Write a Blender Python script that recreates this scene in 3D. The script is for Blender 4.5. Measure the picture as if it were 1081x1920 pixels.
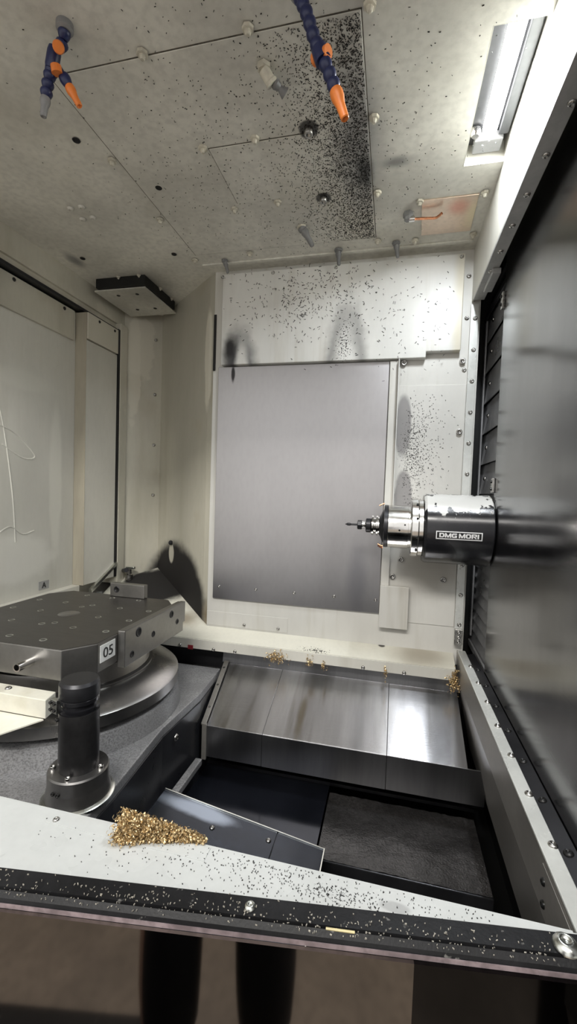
import bpy, bmesh, math, random
from mathutils import Vector, Matrix, Quaternion
for o in list(bpy.data.objects): bpy.data.objects.remove(o)
S = bpy.context.scene
COL = S.collection
rnd = random.Random(7)

# ------------------------------------------------------------------ camera, world, light, exposure
yaw, pitch, roll = math.radians(13.297), math.radians(2.566), math.radians(-1.941)
fwd = Vector((-math.sin(yaw)*math.cos(pitch), math.cos(yaw)*math.cos(pitch), -math.sin(pitch)))
rgt = Vector((math.cos(yaw), math.sin(yaw), 0)); dwn = fwd.cross(rgt)
r2 = rgt*math.cos(roll) + dwn*math.sin(roll); d2 = -rgt*math.sin(roll) + dwn*math.cos(roll)
cam = bpy.data.cameras.new('camera'); camo = bpy.data.objects.new('camera', cam); COL.objects.link(camo)
cam.sensor_fit = 'HORIZONTAL'; cam.sensor_width = 36; cam.lens = 816.8/1081*36; cam.clip_start = .02
camo.matrix_world = Matrix(((r2.x, -d2.x, -fwd.x, 0), (r2.y, -d2.y, -fwd.y, 0), (r2.z, -d2.z, -fwd.z, 1.6), (0, 0, 0, 1)))
S.camera = camo
W = bpy.data.worlds.new('world'); S.world = W; W.use_nodes = True
W.node_tree.nodes['Background'].inputs[0].default_value = (1, .985, .96, 1)
W.node_tree.nodes['Background'].inputs[1].default_value = .95
def area(name, loc, size, power, rot=(0, 0, 0), col=(1, 1, 1)):
    l = bpy.data.lights.new(name, 'AREA'); l.shape = 'RECTANGLE'; l.size, l.size_y = size; l.energy = power; l.color = col
    o = bpy.data.objects.new(name, l); COL.objects.link(o); o.location = loc; o.rotation_euler = rot
area('shop_fill_light', (-.6, -2.2, 4.2), (2.4, .6), 120, (math.radians(25), 0, 0), (1, .97, .92))  # unseen fill light added behind the camera to brighten the shop floor
TUBE = 7.0
S.view_settings.view_transform = 'Standard'; S.view_settings.look = 'None'
S.view_settings.exposure = 0.42; S.view_settings.gamma = 1; S.view_settings.use_curve_mapping = False

# ------------------------------------------------------------------ materials
def mat(name, col, rough=.5, metal=0, var=.12, vscale=5, fine=.06, fscale=70, bump=0, bscale=200, stretch=(1, 1, 1),
        bstretch=(1, 1, 1), layers=(), coat=0, rvar=.1, emit=0, aniso=0, spec=.5, trans=0, ior=1.45, alpha=1):
    m = bpy.data.materials.new(name); m.use_nodes = True; nt = m.node_tree; N = nt.nodes; L = nt.links
    b = N['Principled BSDF']
    def inp(n, k, v):
        if hasattr(v, 'is_linked'): L.new(v, n.inputs[k])
        else: n.inputs[k].default_value = v
    def math_(op, a, c=0, d=0, clamp=False):
        n = N.new('ShaderNodeMath'); n.operation = op; n.use_clamp = clamp
        inp(n, 0, a); inp(n, 1, c)
        if op in ('MULTIPLY_ADD',): inp(n, 2, d)
        return n.outputs[0]
    def vmath(op, a, c):
        n = N.new('ShaderNodeVectorMath'); n.operation = op; inp(n, 0, a); inp(n, 1, c)
        return n.outputs['Value'] if op == 'LENGTH' else n.outputs[0]
    def mix(f, a, c):
        n = N.new('ShaderNodeMix'); n.data_type = 'RGBA'; inp(n, 0, f)
        inp(n, 6, a if hasattr(a, 'is_linked') else (*a, 1)); inp(n, 7, c if hasattr(c, 'is_linked') else (*c, 1))
        return n.outputs[2]
    pos = N.new('ShaderNodeNewGeometry').outputs['Position']
    def noise(scale, st=(1, 1, 1), det=4):
        n = N.new('ShaderNodeTexNoise'); n.inputs['Scale'].default_value = scale; n.inputs['Detail'].default_value = det
        L.new(pos if st == (1, 1, 1) else vmath('MULTIPLY', pos, st), n.inputs['Vector']); return n.outputs['Fac']
    def ramp(v, a, c, lo=0., hi=1.):
        n = N.new('ShaderNodeMapRange'); n.interpolation_type = 'SMOOTHSTEP'; inp(n, 0, v)
        n.inputs[1].default_value = a; n.inputs[2].default_value = c; n.inputs[3].default_value = lo; n.inputs[4].default_value = hi
        return n.outputs[0]
    c = tuple(col)
    big = noise(vscale, stretch)
    cs = mix(ramp(big, .3, .7), tuple(v*(1-var) for v in c), tuple(min(v*(1+var), .95) for v in c))
    fin = noise(fscale, stretch, 3)
    if fine: cs = mix(math_('MULTIPLY', ramp(fin, .35, .75), min(fine*4, 1)), cs, tuple(v*.55 for v in c))
    rs = math_('MULTIPLY_ADD', big, rvar*2, rough - rvar)
    dns = {}
    for ly in layers:
        if 'c' in ly:
            ns = ly.get('ns', 9)
            if ns not in dns: dns[ns] = math_('SUBTRACT', noise(ns, (1, 1, 1), 6), .5)
            dn = dns[ns]
            def ell(cc, rr, soft, nz):
                d = vmath('LENGTH', vmath('MULTIPLY', vmath('SUBTRACT', pos, cc), tuple(1/v for v in rr)), (0, 0, 0))
                d = math_('MULTIPLY_ADD', dn, nz, d)
                return ramp(d, 1-soft, 1., 1., 0.)
            f = ell(ly['c'], ly['r'], ly.get('soft', .5), ly.get('n', .5))
            if 'ic' in ly: f = math_('MULTIPLY', f, math_('SUBTRACT', 1., ell(ly['ic'], ly['ir'], ly.get('isoft', .5), ly.get('n', .5))))
        else:
            f = ramp(noise(ly['scale'], ly.get('st', (1, 1, 1)), ly.get('det', 5)), ly['lo'], ly['hi'])
        if 'speck' in ly:
            f = math_('MULTIPLY', f, 1.); t = math_('SUBTRACT', 1., math_('MULTIPLY', f, ly['speck']))
            sp = noise(ly.get('sscale', 260), (1, 1, 1), 2)
            f = math_('MULTIPLY', math_('SUBTRACT', sp, t), 14., clamp=True)
        f = math_('MULTIPLY', f, ly.get('amt', 1.), clamp=True)
        cs = mix(f, cs, ly['col'])
        if 'rough' in ly: rs = math_('MULTIPLY_ADD', f, math_('SUBTRACT', ly['rough'], rs), rs)
    L.new(cs, b.inputs['Base Color']); L.new(rs, b.inputs['Roughness'])
    b.inputs['Metallic'].default_value = metal; b.inputs['Coat Weight'].default_value = coat; b.inputs['Specular IOR Level'].default_value = spec
    b.inputs['Transmission Weight'].default_value = trans; b.inputs['IOR'].default_value = ior
    if emit: b.inputs['Emission Color'].default_value = (1, 1, 1, 1); b.inputs['Emission Strength'].default_value = emit
    if aniso:
        tg = N.new('ShaderNodeTangent'); tg.direction_type = 'RADIAL'; tg.axis = 'X'; L.new(tg.outputs[0], b.inputs['Tangent']); b.inputs['Anisotropic'].default_value = aniso
    if bump:
        bn = N.new('ShaderNodeBump'); bn.inputs['Strength'].default_value = bump; bn.inputs['Distance'].default_value = .002
        L.new(noise(bscale, bstretch, 3), bn.inputs['Height']); L.new(bn.outputs[0], b.inputs['Normal'])
    return m

GR = (.16, .145, .11); SOOT = (.012, .011, .012)
M = {}
M['ceiling'] = mat('ceiling_paint', (.66, .645, .58), .42, var=.16, vscale=3, fine=.08, fscale=55, bump=.12, bscale=160, layers=[
    dict(scale=2.2, lo=.5, hi=.8, col=(.43, .40, .31), amt=.6),
    dict(c=(-0.131, 1.205, 2.56), r=(.1, .45, 9), col=(.2, .2, .2), soft=.9, n=.4, amt=.8),
    dict(c=(-0.118, 1.344, 2.56), r=(.035, .11, 9), col=SOOT, soft=.8, n=.9, amt=.8),
    dict(c=(-0.034, 1.328, 2.56), r=(.075, .035, 9), col=(.06, .06, .06), soft=1., n=.8, amt=.7),
    dict(c=(-0.201, 1.192, 2.56), r=(.2, .6, 9), col=(.03, .03, .03), soft=1., n=.4, speck=.45, sscale=330),
    dict(c=(-0.256, 1.164, 2.56), r=(.032, .032, 9), col=SOOT, soft=.3, n=.9, amt=.9),
    dict(c=(-0.258, 1.434, 2.56), r=(.03, .03, 9), col=SOOT, soft=.3, n=.9, amt=.9),
    dict(c=(-1.362, 1.637, 2.56), r=(.04, .09, 9), col=(.1, .1, .11), soft=.9, n=.8, amt=.7),
    dict(c=(-1.162, 1.871, 2.56), r=(.2, .2, 9), col=(.13, .12, .1), soft=.9, n=.6, amt=.5)])
M['white'] = mat('ivory_paint', (.6, .585, .525), .36, var=.12, vscale=2.2, fine=.015, stretch=(1, 1, .35), bump=.05, bscale=120, layers=[
    dict(scale=9, st=(1, 1, .1), lo=.52, hi=.85, col=(.36, .33, .26), amt=.4), dict(scale=4, lo=.58, hi=.75, col=(.4, .37, .29), amt=.35)])
M['backwall'] = mat('back_wall_paint', (.6, .59, .55), .34, var=.12, vscale=2.5, fine=.012, stretch=(1, 1, .3), bump=.05, bscale=120, layers=[
    dict(scale=16, st=(1, 1, .07), lo=.55, hi=.8, col=(.36, .33, .25), amt=.5),
    dict(c=(0.03, 1.835, 1.882), r=(.035, 9, .14), col=(.2, .19, .19), soft=.25, n=.6, amt=.8),
    dict(c=(0.043, 1.835, 1.601), r=(.04, 9, .12), col=(.2, .19, .19), soft=.25, n=.6, amt=.8),
    dict(c=(0.066, 1.835, 1.775), r=(.16, 9, .42), col=SOOT, soft=1., n=.3, speck=.47, sscale=190),
    dict(c=(0.15, 1.835, 1.303), r=(.2, 9, .16), col=(.3, .27, .22), soft=.9, n=.5, amt=.7)])
M['cover'] = mat('cover_paint', (.64, .635, .6), .33, var=.08, vscale=3, fine=.012, stretch=(1, 1, .3), bump=.04, bscale=120, layers=[
    dict(scale=18, st=(1, 1, .06), lo=.55, hi=.8, col=(.42, .38, .3), amt=.45),
    dict(c=(0.218, 1.8, 2.302), r=(.035, 9, .5), col=(.5, .43, .25), soft=1., n=.4, amt=.6),
    dict(c=(-0.667, 1.8, 2.095), r=(.105, 9, .25), ic=(-0.655, 1.8, 2.094), ir=(.045, 9, .2), isoft=.6, col=(.04, .04, .045), soft=.6, n=.35, ns=22, amt=.95),
    dict(c=(-0.71, 1.8, 2.21), r=(.045, 9, .10), col=SOOT, soft=.8, n=.5, ns=25, amt=1.),
    dict(c=(-0.21, 1.8, 2.05), r=(.11, 9, .4), ic=(-0.208, 1.8, 2.007), ir=(.08, 9, .39), isoft=.6, col=(.12, .115, .11), soft=.45, n=.3, ns=20, amt=.8),
    dict(c=(-0.217, 1.8, 2.221), r=(.12, 9, .3), col=SOOT, soft=1., n=.3, speck=.48, sscale=170)])
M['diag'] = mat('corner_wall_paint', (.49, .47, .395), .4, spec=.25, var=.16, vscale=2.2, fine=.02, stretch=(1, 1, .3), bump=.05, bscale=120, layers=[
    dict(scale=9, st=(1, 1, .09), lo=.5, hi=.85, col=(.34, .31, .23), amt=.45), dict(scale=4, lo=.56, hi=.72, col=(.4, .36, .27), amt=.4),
    dict(c=(-1.085, 1.98, 1.0), r=(.30, 9, .355), ic=(-1.135, 2.11, 1.255), ir=(.03, 9, .06), isoft=.3, col=SOOT, soft=.2, n=.2, amt=.98, rough=.7),
    dict(c=(-1.38, 2.17, 2.36), r=(.075, 9, .17), col=(.62, .59, .5), soft=.15, n=1.3, amt=.6),
    dict(c=(-1.40, 2.15, 2.25), r=(.03, 9, .3), col=(.62, .59, .5), soft=.15, n=1., amt=.6),
    dict(c=(-.8, 1.83, 1.02), r=(.06, 9, .09), col=(.2, .15, .08), soft=.9, n=.9, amt=.8),
    dict(c=(-.84, 1.86, 2.2), r=(.03, 9, .25), col=(.75, .72, .62), soft=.3, n=.8, amt=.7)])
M['slope'] = mat('sloped_sheet_paint', (.68, .665, .58), .34, spec=.2, var=.05, vscale=4, fine=.02, bump=.03, bscale=120, layers=[
    dict(c=(-1.2, 2.1, 1.08), r=(.26, .17, 9), col=SOOT, soft=.3, n=.7, amt=.98, rough=.85),
    dict(c=(-.93, 1.86, 1.0), r=(.13, .07, 9), col=(.2, .15, .09), soft=.9, n=.9, amt=.7),
    dict(c=(-0.284, 1.761, 0.96), r=(.2, .06, 9), col=SOOT, soft=1., n=.3, speck=.5, sscale=190),
    dict(c=(-0.015, 1.832, 0.96), r=(.02, .012, 9), col=SOOT, soft=.4, n=1.2, amt=.9),
    dict(c=(0.143, 1.808, 0.95), r=(.16, .1, 9), col=(.3, .26, .2), soft=.9, n=.5, amt=.7)])
M['sill'] = mat('sill_sheet_paint', (.52, .535, .525), .28, var=.06, vscale=5, fine=.02, bump=.03, bscale=120, layers=[
    dict(scale=7, st=(.6, 2, 1), lo=.52, hi=.75, col=(.5, .5, .48), amt=.5),
    dict(c=(-0.048, 0.631, 1), r=(.2, .06, 9), col=(.05, .05, .05), soft=1., n=.3, speck=.47, sscale=230),
    dict(c=(0.026, 0.634, 1), r=(.03, .012, 9), col=(.28, .28, .28), soft=.4, n=1.2, amt=.6)])
M['cream'] = mat('cream_cover_paint', (.74, .72, .62), .35, var=.05, fine=.03, layers=[dict(scale=8, lo=.55, hi=.8, col=(.5, .45, .3), amt=.5)])
M['steel'] = mat('brushed_sheet_steel', (.40, .39, .395), .38, 1, var=.06, vscale=2.5, fine=.02, stretch=(1, 1, .4), bump=.05, bscale=90, bstretch=(1, 1, .1), layers=[
    dict(c=(-0.7, 1.82, 1.122), r=(.3, 9, .12), col=(.33, .33, .36), soft=.9, n=.4, amt=.5),
    dict(c=(-0.702, 1.82, 2.113), r=(.012, 9, .05), col=SOOT, soft=.5, n=1., amt=.9),
    dict(c=(-0.129, 1.82, 1.24), r=(.06, 9, .22), col=(.25, .25, .27), soft=.8, n=.3, amt=.6)])
M['chute'] = mat('chute_steel', (.6, .6, .62), .22, 1, aniso=.95, var=.12, vscale=5, fine=.04, fscale=50, stretch=(1.6, .15, .15), bump=.1, bscale=300, bstretch=(.05, 1, 1), layers=[
    dict(scale=22, st=(1, .08, .08), lo=.55, hi=.75, col=(.28, .26, .24), amt=.5),
    dict(c=(-0.3, 1.6, 0.765), r=(.02, .12, 9), col=(.25, .19, .09), soft=.8, n=.8, amt=.6)])
M['chuteapron'] = mat('chute_apron_steel', (.36, .36, .37), .34, 1, var=.12, vscale=5, fine=.04, stretch=(1.6, .15, .15))
M['railpaint'] = mat('rail_enamel', (.62, .63, .6), .28, .25, var=.08, vscale=8, fine=.03)
M['flangepaint'] = mat('flange_enamel', (.42, .42, .41), .4, .15, var=.12, vscale=8, fine=.06)
M['mirror'] = mat('door_steel', (.19, .19, .195), .19, 1, var=.3, vscale=3, fine=.03, stretch=(1, 1, .3), bump=.035, bscale=200, bstretch=(1, .05, 1))
M['slat'] = mat('slat_steel', (.36, .36, .365), .3, .5, var=.15, vscale=9, fine=.06)
M['rail'] = mat('rail_steel', (.66, .67, .63), .27, 1, var=.1, vscale=8, fine=.02, bump=.03, bscale=150)
M['band'] = mat('apron_steel', (.33, .315, .29), .36, .6, var=.1, vscale=5, fine=.05)
M['bright'] = mat('polished_steel', (.68, .67, .65), .16, 1, var=.06, vscale=20, fine=.03, bump=.02, bscale=300, bstretch=(1, .1, .1))
M['pallet'] = mat('ground_pallet_steel', (.12, .113, .105), .4, .85, var=.1, vscale=9, fine=.06, stretch=(.3, 1.5, 1), bump=.02)
M['palletside'] = mat('machined_steel', (.27, .262, .25), .36, .9, var=.08, vscale=9, fine=.04)
M['disc'] = mat('turned_steel', (.32, .312, .305), .3, .95, var=.08, vscale=6, fine=.04)
M['casting'] = mat('grey_hammered_casting', (.29, .29, .295), .36, .1, var=.2, vscale=7, fine=.25, fscale=220, bump=.5, bscale=260)
M['castside'] = mat('dark_casting_side', (.025, .026, .03), .3, .1, var=.2, vscale=6, fine=.1, bump=.12, bscale=150)
M['dark'] = mat('dark_steel', (.03, .03, .033), .32, .5, var=.2, vscale=8, fine=.05, bump=.04, bscale=150)
M['oily'] = mat('oily_dark_plate', (.02, .022, .03), .16, .6, var=.3, vscale=5, fine=.05, bump=.03, bscale=40)
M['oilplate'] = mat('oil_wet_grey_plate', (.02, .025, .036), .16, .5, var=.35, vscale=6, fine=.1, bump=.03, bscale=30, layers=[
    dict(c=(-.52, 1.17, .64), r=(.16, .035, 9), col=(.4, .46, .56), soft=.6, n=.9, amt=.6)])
M['crust'] = mat('chip_crusted_block', (.06, .057, .056), .3, .4, var=.35, vscale=8, fine=.2, fscale=90, bump=.9, bscale=170)
M['black'] = mat('black_rubber', (.012, .012, .013), .45, spec=.25, var=.3, vscale=10, fine=.1, bump=.15, bscale=200, layers=[
    dict(scale=60, lo=.66, hi=.72, col=(.3, .29, .27), amt=.45)])
M['lip'] = mat('scuffed_lip', (.3, .24, .25), .4, .2, var=.3, vscale=25, fine=.2)
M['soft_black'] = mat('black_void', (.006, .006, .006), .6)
M['gloss'] = mat('gloss_dark_panel', (.145, .13, .118), .05, 1, var=.05, vscale=3, fine=.02, rvar=.015)
M['glossblack'] = mat('gloss_black_panel', (.02, .019, .019), .08, 1, var=.05, vscale=3, fine=.0, rvar=.015)
M['hose'] = mat('navy_plastic', (.014, .02, .075), .35, var=.1)
M['orange'] = mat('orange_plastic', (.72, .2, .035), .38, var=.08)
M['greyp'] = mat('grey_plastic', (.2, .2, .2), .42, var=.15)
M['whitep'] = mat('off_white_plug', (.55, .52, .43), .45, var=.2, vscale=30)
M['copper'] = mat('copper_tube', (.72, .33, .18), .28, 1, var=.1, vscale=40)
M['warmplate'] = mat('copper_reflection_plate', (.62, .5, .4), .3, .8, var=.1, vscale=8, layers=[  # warm base and red patch paint in the copper tube's reflection
    dict(c=(0.172, 1.556, 2.56), r=(.05, .06, 9), col=(.55, .2, .15), soft=.9, n=.6, amt=.6),
    dict(c=(0.221, 1.606, 2.56), r=(.03, .12, 9), col=(.7, .62, .42), soft=.9, n=.4, amt=.7)])
M['screw'] = mat('screw_steel', (.42, .41, .39), .28, 1, var=.15, vscale=90)
M['blackscrew'] = mat('black_oxide_screw', (.03, .03, .03), .32, .7)
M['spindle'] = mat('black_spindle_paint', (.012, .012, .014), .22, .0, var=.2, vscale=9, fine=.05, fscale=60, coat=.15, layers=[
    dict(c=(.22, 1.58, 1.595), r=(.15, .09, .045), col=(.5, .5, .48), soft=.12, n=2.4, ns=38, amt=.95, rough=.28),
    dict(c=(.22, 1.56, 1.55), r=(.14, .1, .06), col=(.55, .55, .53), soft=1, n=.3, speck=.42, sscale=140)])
M['streak'] = mat('dried_coolant', (.62, .61, .55), .5)
M['doorpaint'] = mat('door_paint', (.56, .55, .495), .36, var=.12, vscale=2.5, fine=.015, stretch=(1, 1, .35), bump=.05, bscale=120, layers=[
    dict(scale=14, st=(1, 1, .08), lo=.55, hi=.8, col=(.40, .37, .29), amt=.4),
    dict(c=(-1.485, 1.4, 1.3), r=(9, .32, .13), col=(.70, .69, .63), soft=.4, n=.9, amt=.6),
    dict(c=(-1.485, 1.68, 1.62), r=(9, .045, .42), col=(.68, .67, .6), soft=.4, n=.5, amt=.55),
    dict(c=(-1.485, 1.5, 2.02), r=(9, .22, .05), col=(.66, .65, .58), soft=.5, n=.8, amt=.5)])
M['dirt'] = mat('seam_dirt', (.09, .08, .06), .7, var=.4, vscale=60)
M['darkened'] = mat('step_shade_paint', (.36, .33, .26), .5, var=.15, vscale=6, fine=.03, stretch=(1, 1, .2))  # darker tan that paints in the shade on the door's step face
M['text'] = mat('silver_lettering', (.8, .8, .8), .35, .3)
M['badge'] = mat('badge_black', (.012, .012, .013), .3)
M['gold'] = mat('brass_chips', (.66, .5, .28), .38, .85, var=.45, vscale=160, fine=.1, fscale=300)
M['chip'] = mat('dark_chips', (.022, .021, .02), .4, .4, var=.4, vscale=200)
M['signgrey'] = mat('sign_grey', (.32, .32, .31), .5)
M['signwhite'] = mat('sign_white', (.75, .76, .74), .4)
M['ink'] = mat('black_ink', (.02, .02, .02), .5)
M['concrete'] = mat('shop_floor', (.3, .25, .2), .5, var=.2, vscale=4, fine=.12, fscale=30, bump=.1)
M['denim'] = mat('dark_denim', (.02, .022, .028), .8, var=.15, vscale=30)
M['shirt'] = mat('dark_shirt', (.05, .05, .06), .8); M['skin'] = mat('skin', (.5, .31, .23), .5); M['hair'] = mat('hair', (.03, .02, .015), .6)
M['shoe'] = mat('shoe_leather', (.03, .025, .02), .5)
M['housing'] = mat('lamp_housing', (.07, .072, .075), .35, .3, var=.05)
M['tube'] = mat('lit_tube', (1, 1, 1), .5, emit=TUBE, var=0, fine=0)

# ------------------------------------------------------------------ geometry helpers
class MB:
    def __init__(s): s.v = []; s.f = []; s.sm = []
    def add(s, vs, fs, smooth=False):
        b = len(s.v); s.v += [Vector(p) for p in vs]; s.f += [[i+b for i in f] for f in fs]; s.sm += [smooth]*len(fs); return s
    def box(s, x0, x1, y0, y1, z0, z1):
        return s.add([(x, y, z) for x in (x0, x1) for y in (y0, y1) for z in (z0, z1)],
                     [(0, 1, 3, 2), (4, 6, 7, 5), (0, 4, 5, 1), (2, 3, 7, 6), (0, 2, 6, 4), (1, 5, 7, 3)])
    def prism(s, pts, off):                     # polygon pts (3d) extruded by off
        n = len(pts); off = Vector(off); pts = [Vector(p) for p in pts]
        return s.add(pts + [p+off for p in pts], [list(range(n))[::-1], list(range(n, 2*n))] + [(i, (i+1) % n, (i+1) % n+n, i+n) for i in range(n)])
    def lathe(s, prof, o, d, seg=32, caps=True, smooth=True, arc=None):     # prof [(r, h)], along d from o
        d = Vector(d).normalized(); o = Vector(o)
        u = d.orthogonal().normalized(); w = d.cross(u); b = len(s.v); n = len(prof)
        vs = [o + d*h + (u*math.cos(2*math.pi*k/seg) + w*math.sin(2*math.pi*k/seg))*r for r, h in prof for k in range(seg)]
        s.add(vs, [(i*seg+k, i*seg+(k+1) % seg, (i+1)*seg+(k+1) % seg, (i+1)*seg+k) for i in range(n-1) for k in range(seg)], smooth)
        if caps: s.add([], []); s.f += [[b+k for k in range(seg)][::-1], [b+(n-1)*seg+k for k in range(seg)]]; s.sm += [False, False]
        return s
    def tube(s, pts, r, seg=10, caps=True):
        pts = [Vector(p) for p in pts]; rs = r if isinstance(r, (list, tuple)) else [r]*len(pts); b = len(s.v)
        u = None
        for i, p in enumerate(pts):
            t = (pts[min(i+1, len(pts)-1)] - pts[max(i-1, 0)]).normalized()
            u = t.orthogonal().normalized() if u is None else (u - t*u.dot(t)).normalized(); w = t.cross(u)
            s.v += [p + (u*math.cos(2*math.pi*k/seg) + w*math.sin(2*math.pi*k/seg))*rs[i] for k in range(seg)]
        for i in range(len(pts)-1):
            for k in range(seg): s.f.append([b+i*seg+k, b+i*seg+(k+1) % seg, b+(i+1)*seg+(k+1) % seg, b+(i+1)*seg+k]); s.sm.append(True)
        if caps: s.f += [[b+k for k in range(seg)][::-1], [b+(len(pts)-1)*seg+k for k in range(seg)]]; s.sm += [False, False]
        return s
    def build(s, name, material, parent=None, origin=None, bevel=0, recalc=True):
        me = bpy.data.meshes.new(name)
        if origin is None:
            xs = [p.x for p in s.v]; ys = [p.y for p in s.v]; zs = [p.z for p in s.v]
            origin = ((min(xs)+max(xs))/2, (min(ys)+max(ys))/2, min(zs))
        og = Vector(origin)
        me.from_pydata([p-og for p in s.v], [], s.f); me.polygons.foreach_set('use_smooth', s.sm)
        if recalc or bevel:
            bm = bmesh.new(); bm.from_mesh(me)
            bmesh.ops.recalc_face_normals(bm, faces=bm.faces)
            bm.to_mesh(me); bm.free()
        if any(s.sm): me.set_sharp_from_angle(angle=.55)
        me.materials.append(material if not isinstance(material, str) else M[material])
        o = bpy.data.objects.new(name, me); COL.objects.link(o); place(o, og, parent)
        if bevel:
            md = o.modifiers.new('bevel', 'BEVEL'); md.width = bevel; md.segments = 2; md.limit_method = 'ANGLE'; md.angle_limit = .6
        return o
WP = {}
def place(o, loc, parent):
    WP[o.name] = Vector(loc)
    if parent is not None: o.parent = parent; o.location = Vector(loc) - WP[parent.name]
    else: o.location = loc
def box(name, m, b, parent=None, bevel=0): return MB().box(*b).build(name, m, parent, bevel=bevel)
def slab(name, m, pts, off, parent=None, bevel=0): return MB().prism(pts, off).build(name, m, parent, bevel=bevel)
def empty(name, loc):
    o = bpy.data.objects.new(name, None); o.empty_display_size = .05; COL.objects.link(o); place(o, loc, None); return o
def tag(o, label=None, cat=None, group=None, kind=None):
    for k, v in (('label', label), ('category', cat), ('group', group), ('kind', kind)):
        if v: o[k] = v
    return o
def struct(o, label, cat): return tag(o, label, cat, kind='structure')
PROTO = {}
def proto(kind):
    if kind not in PROTO:
        b = MB()
        if kind == 'button':      # domed socket head
            b.lathe([(.0, .36), (.36, .36), (.4, .62), (.62, .56), (.86, .36), (1, .08), (1, 0)], (0, 0, 0), (0, 0, 1), 14, caps=False)
        elif kind == 'cap':       # cylinder head with hex socket
            b.lathe([(.0, .5), (.5, .5), (.52, 1.), (.92, 1.), (1, .9), (1, 0)], (0, 0, 0), (0, 0, 1), 14, caps=False)
        elif kind == 'hole':      # bushing ring round a dark bore
            b.lathe([(.0, .03), (.66, .03), (.68, .12), (.92, .12), (1, 0)], (0, 0, 0), (0, 0, 1), 16, caps=False)
        elif kind == 'plug':      # lumpy painted-over nut
            b.lathe([(.0, 1.3), (.35, 1.25), (.55, .9), (.6, .55), (1, .5), (1.05, 0)], (0, 0, 0), (0, 0, 1), 7, caps=False, smooth=False)
        me = bpy.data.meshes.new(kind); me.from_pydata(b.v, [], b.f); me.polygons.foreach_set('use_smooth', b.sm); PROTO[kind] = me
    return PROTO[kind]
PM = {}
def screw(loc, nrm, r, parent, kind='button', m='screw', name='screw'):
    key = kind+m
    if key not in PM:
        me = proto(kind).copy(); me.materials.append(M[m]); PM[key] = me
        if kind == 'hole':
            me.materials.append(M['soft_black'])
            for i in range(16): me.polygons[i].material_index = 1
    o = bpy.data.objects.new(name, PM[key]); COL.objects.link(o); place(o, loc, parent)
    o.rotation_mode = 'QUATERNION'; o.rotation_quaternion = Vector((0, 0, 1)).rotation_difference(Vector(nrm)); o.scale = (r, r, r)
    return o
def text(name, s, m, size, origin, xdir, ydir, parent=None, depth=.0012, bold=0.0, width=None):
    cu = bpy.data.curves.new(name, 'FONT'); cu.body = s; cu.size = 1; cu.align_x = 'CENTER'; cu.align_y = 'CENTER'; cu.offset = bold; cu.extrude = .01
    t = bpy.data.objects.new(name, cu); COL.objects.link(t); dg = bpy.context.evaluated_depsgraph_get(); dg.update()
    me = bpy.data.meshes.new_from_object(t.evaluated_get(dg)); bpy.data.objects.remove(t)
    xs = [v.co.x for v in me.vertices]; ys = [v.co.y for v in me.vertices]; cx, cy = (min(xs)+max(xs))/2, (min(ys)+max(ys))/2
    sx = width/(max(xs)-min(xs)) if width else size; sy = size/(max(ys)-min(ys))
    X = Vector(xdir).normalized(); Y = Vector(ydir).normalized(); Z = X.cross(Y)
    for v in me.vertices: v.co = X*((v.co.x-cx)*sx) + Y*((v.co.y-cy)*sy) + Z*(depth*(1 if v.co.z > 0 else 0))
    me.materials.clear(); me.materials.append(M[m]); me.name = name
    o = bpy.data.objects.new(name, me); COL.objects.link(o); place(o, origin, parent); return o
def specks(name, m, label, fn, n, nrm, size=(.003, .009), wid=(.0008, .002), parent=None):
    b = MB(); nrm = Vector(nrm).normalized(); u = nrm.orthogonal().normalized(); w = nrm.cross(u)
    for _ in range(n):
        p = fn()
        if p is None: continue
        p = Vector(p); a = rnd.uniform(0, 6.283); l = rnd.uniform(*size)/2; ww = rnd.uniform(*wid)/2; h = rnd.uniform(.0006, .002)
        x = (u*math.cos(a)+w*math.sin(a)); y = nrm.cross(x); k = rnd.uniform(-.4, .4)*l
        q = [p-x*l-y*ww, p+x*l-y*ww+y*k, p+x*l+y*ww+y*k, p-x*l+y*ww]; c = [v+nrm*h for v in q]
        b.add(q+c, [(4, 5, 6, 7), (0, 1, 5, 4), (1, 2, 6, 5), (2, 3, 7, 6), (3, 0, 4, 7)])
    o = b.build(name, m, parent, recalc=False); o['kind'] = 'stuff'
    if label: o['label'] = label; o['category'] = 'metal chips'
    return o
def curls(name, label, fn, n, scale=.006):
    b = MB()
    for _ in range(n):
        p, = (Vector(fn()),); ax = Vector((rnd.gauss(0, 1), rnd.gauss(0, 1), rnd.gauss(0, .7))).normalized(); u = ax.orthogonal().normalized(); w = ax.cross(u)
        R_ = scale*rnd.uniform(.3, 1.); wd = scale*rnd.uniform(.15, .35); pitch_ = rnd.uniform(0, .5)*scale; a0 = rnd.uniform(0, 6.28); sp = rnd.uniform(1.2, 4.5); k = 5
        vs = []
        for i in range(k):
            a = a0+sp*i/(k-1); c = p+(u*math.cos(a)+w*math.sin(a))*R_+ax*(pitch_*i/2); vs += [c-ax*wd, c+ax*wd]
        b.add(vs, [(2*i, 2*i+1, 2*i+3, 2*i+2) for i in range(k-1)])
    o = b.build(name, 'gold', recalc=False); return tag(o, label, 'metal chips', kind='stuff')

def smoothpath(pts, n):
    out = []; P = [Vector(p) for p in pts]; P = [P[0]*2-P[1]] + P + [P[-1]*2-P[-2]]
    for i in range(1, len(P)-2):
        for k in range(n):
            t = k/n; a, b_, c_, d_ = P[i-1:i+3]
            out.append(.5*((2*b_)+(c_-a)*t+(2*a-5*b_+4*c_-d_)*t*t+(3*b_-a-3*c_+d_)*t**3))
    return out+[P[-2]]
ZC, YB, XL = 2.56, 1.835, -1.44

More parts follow.
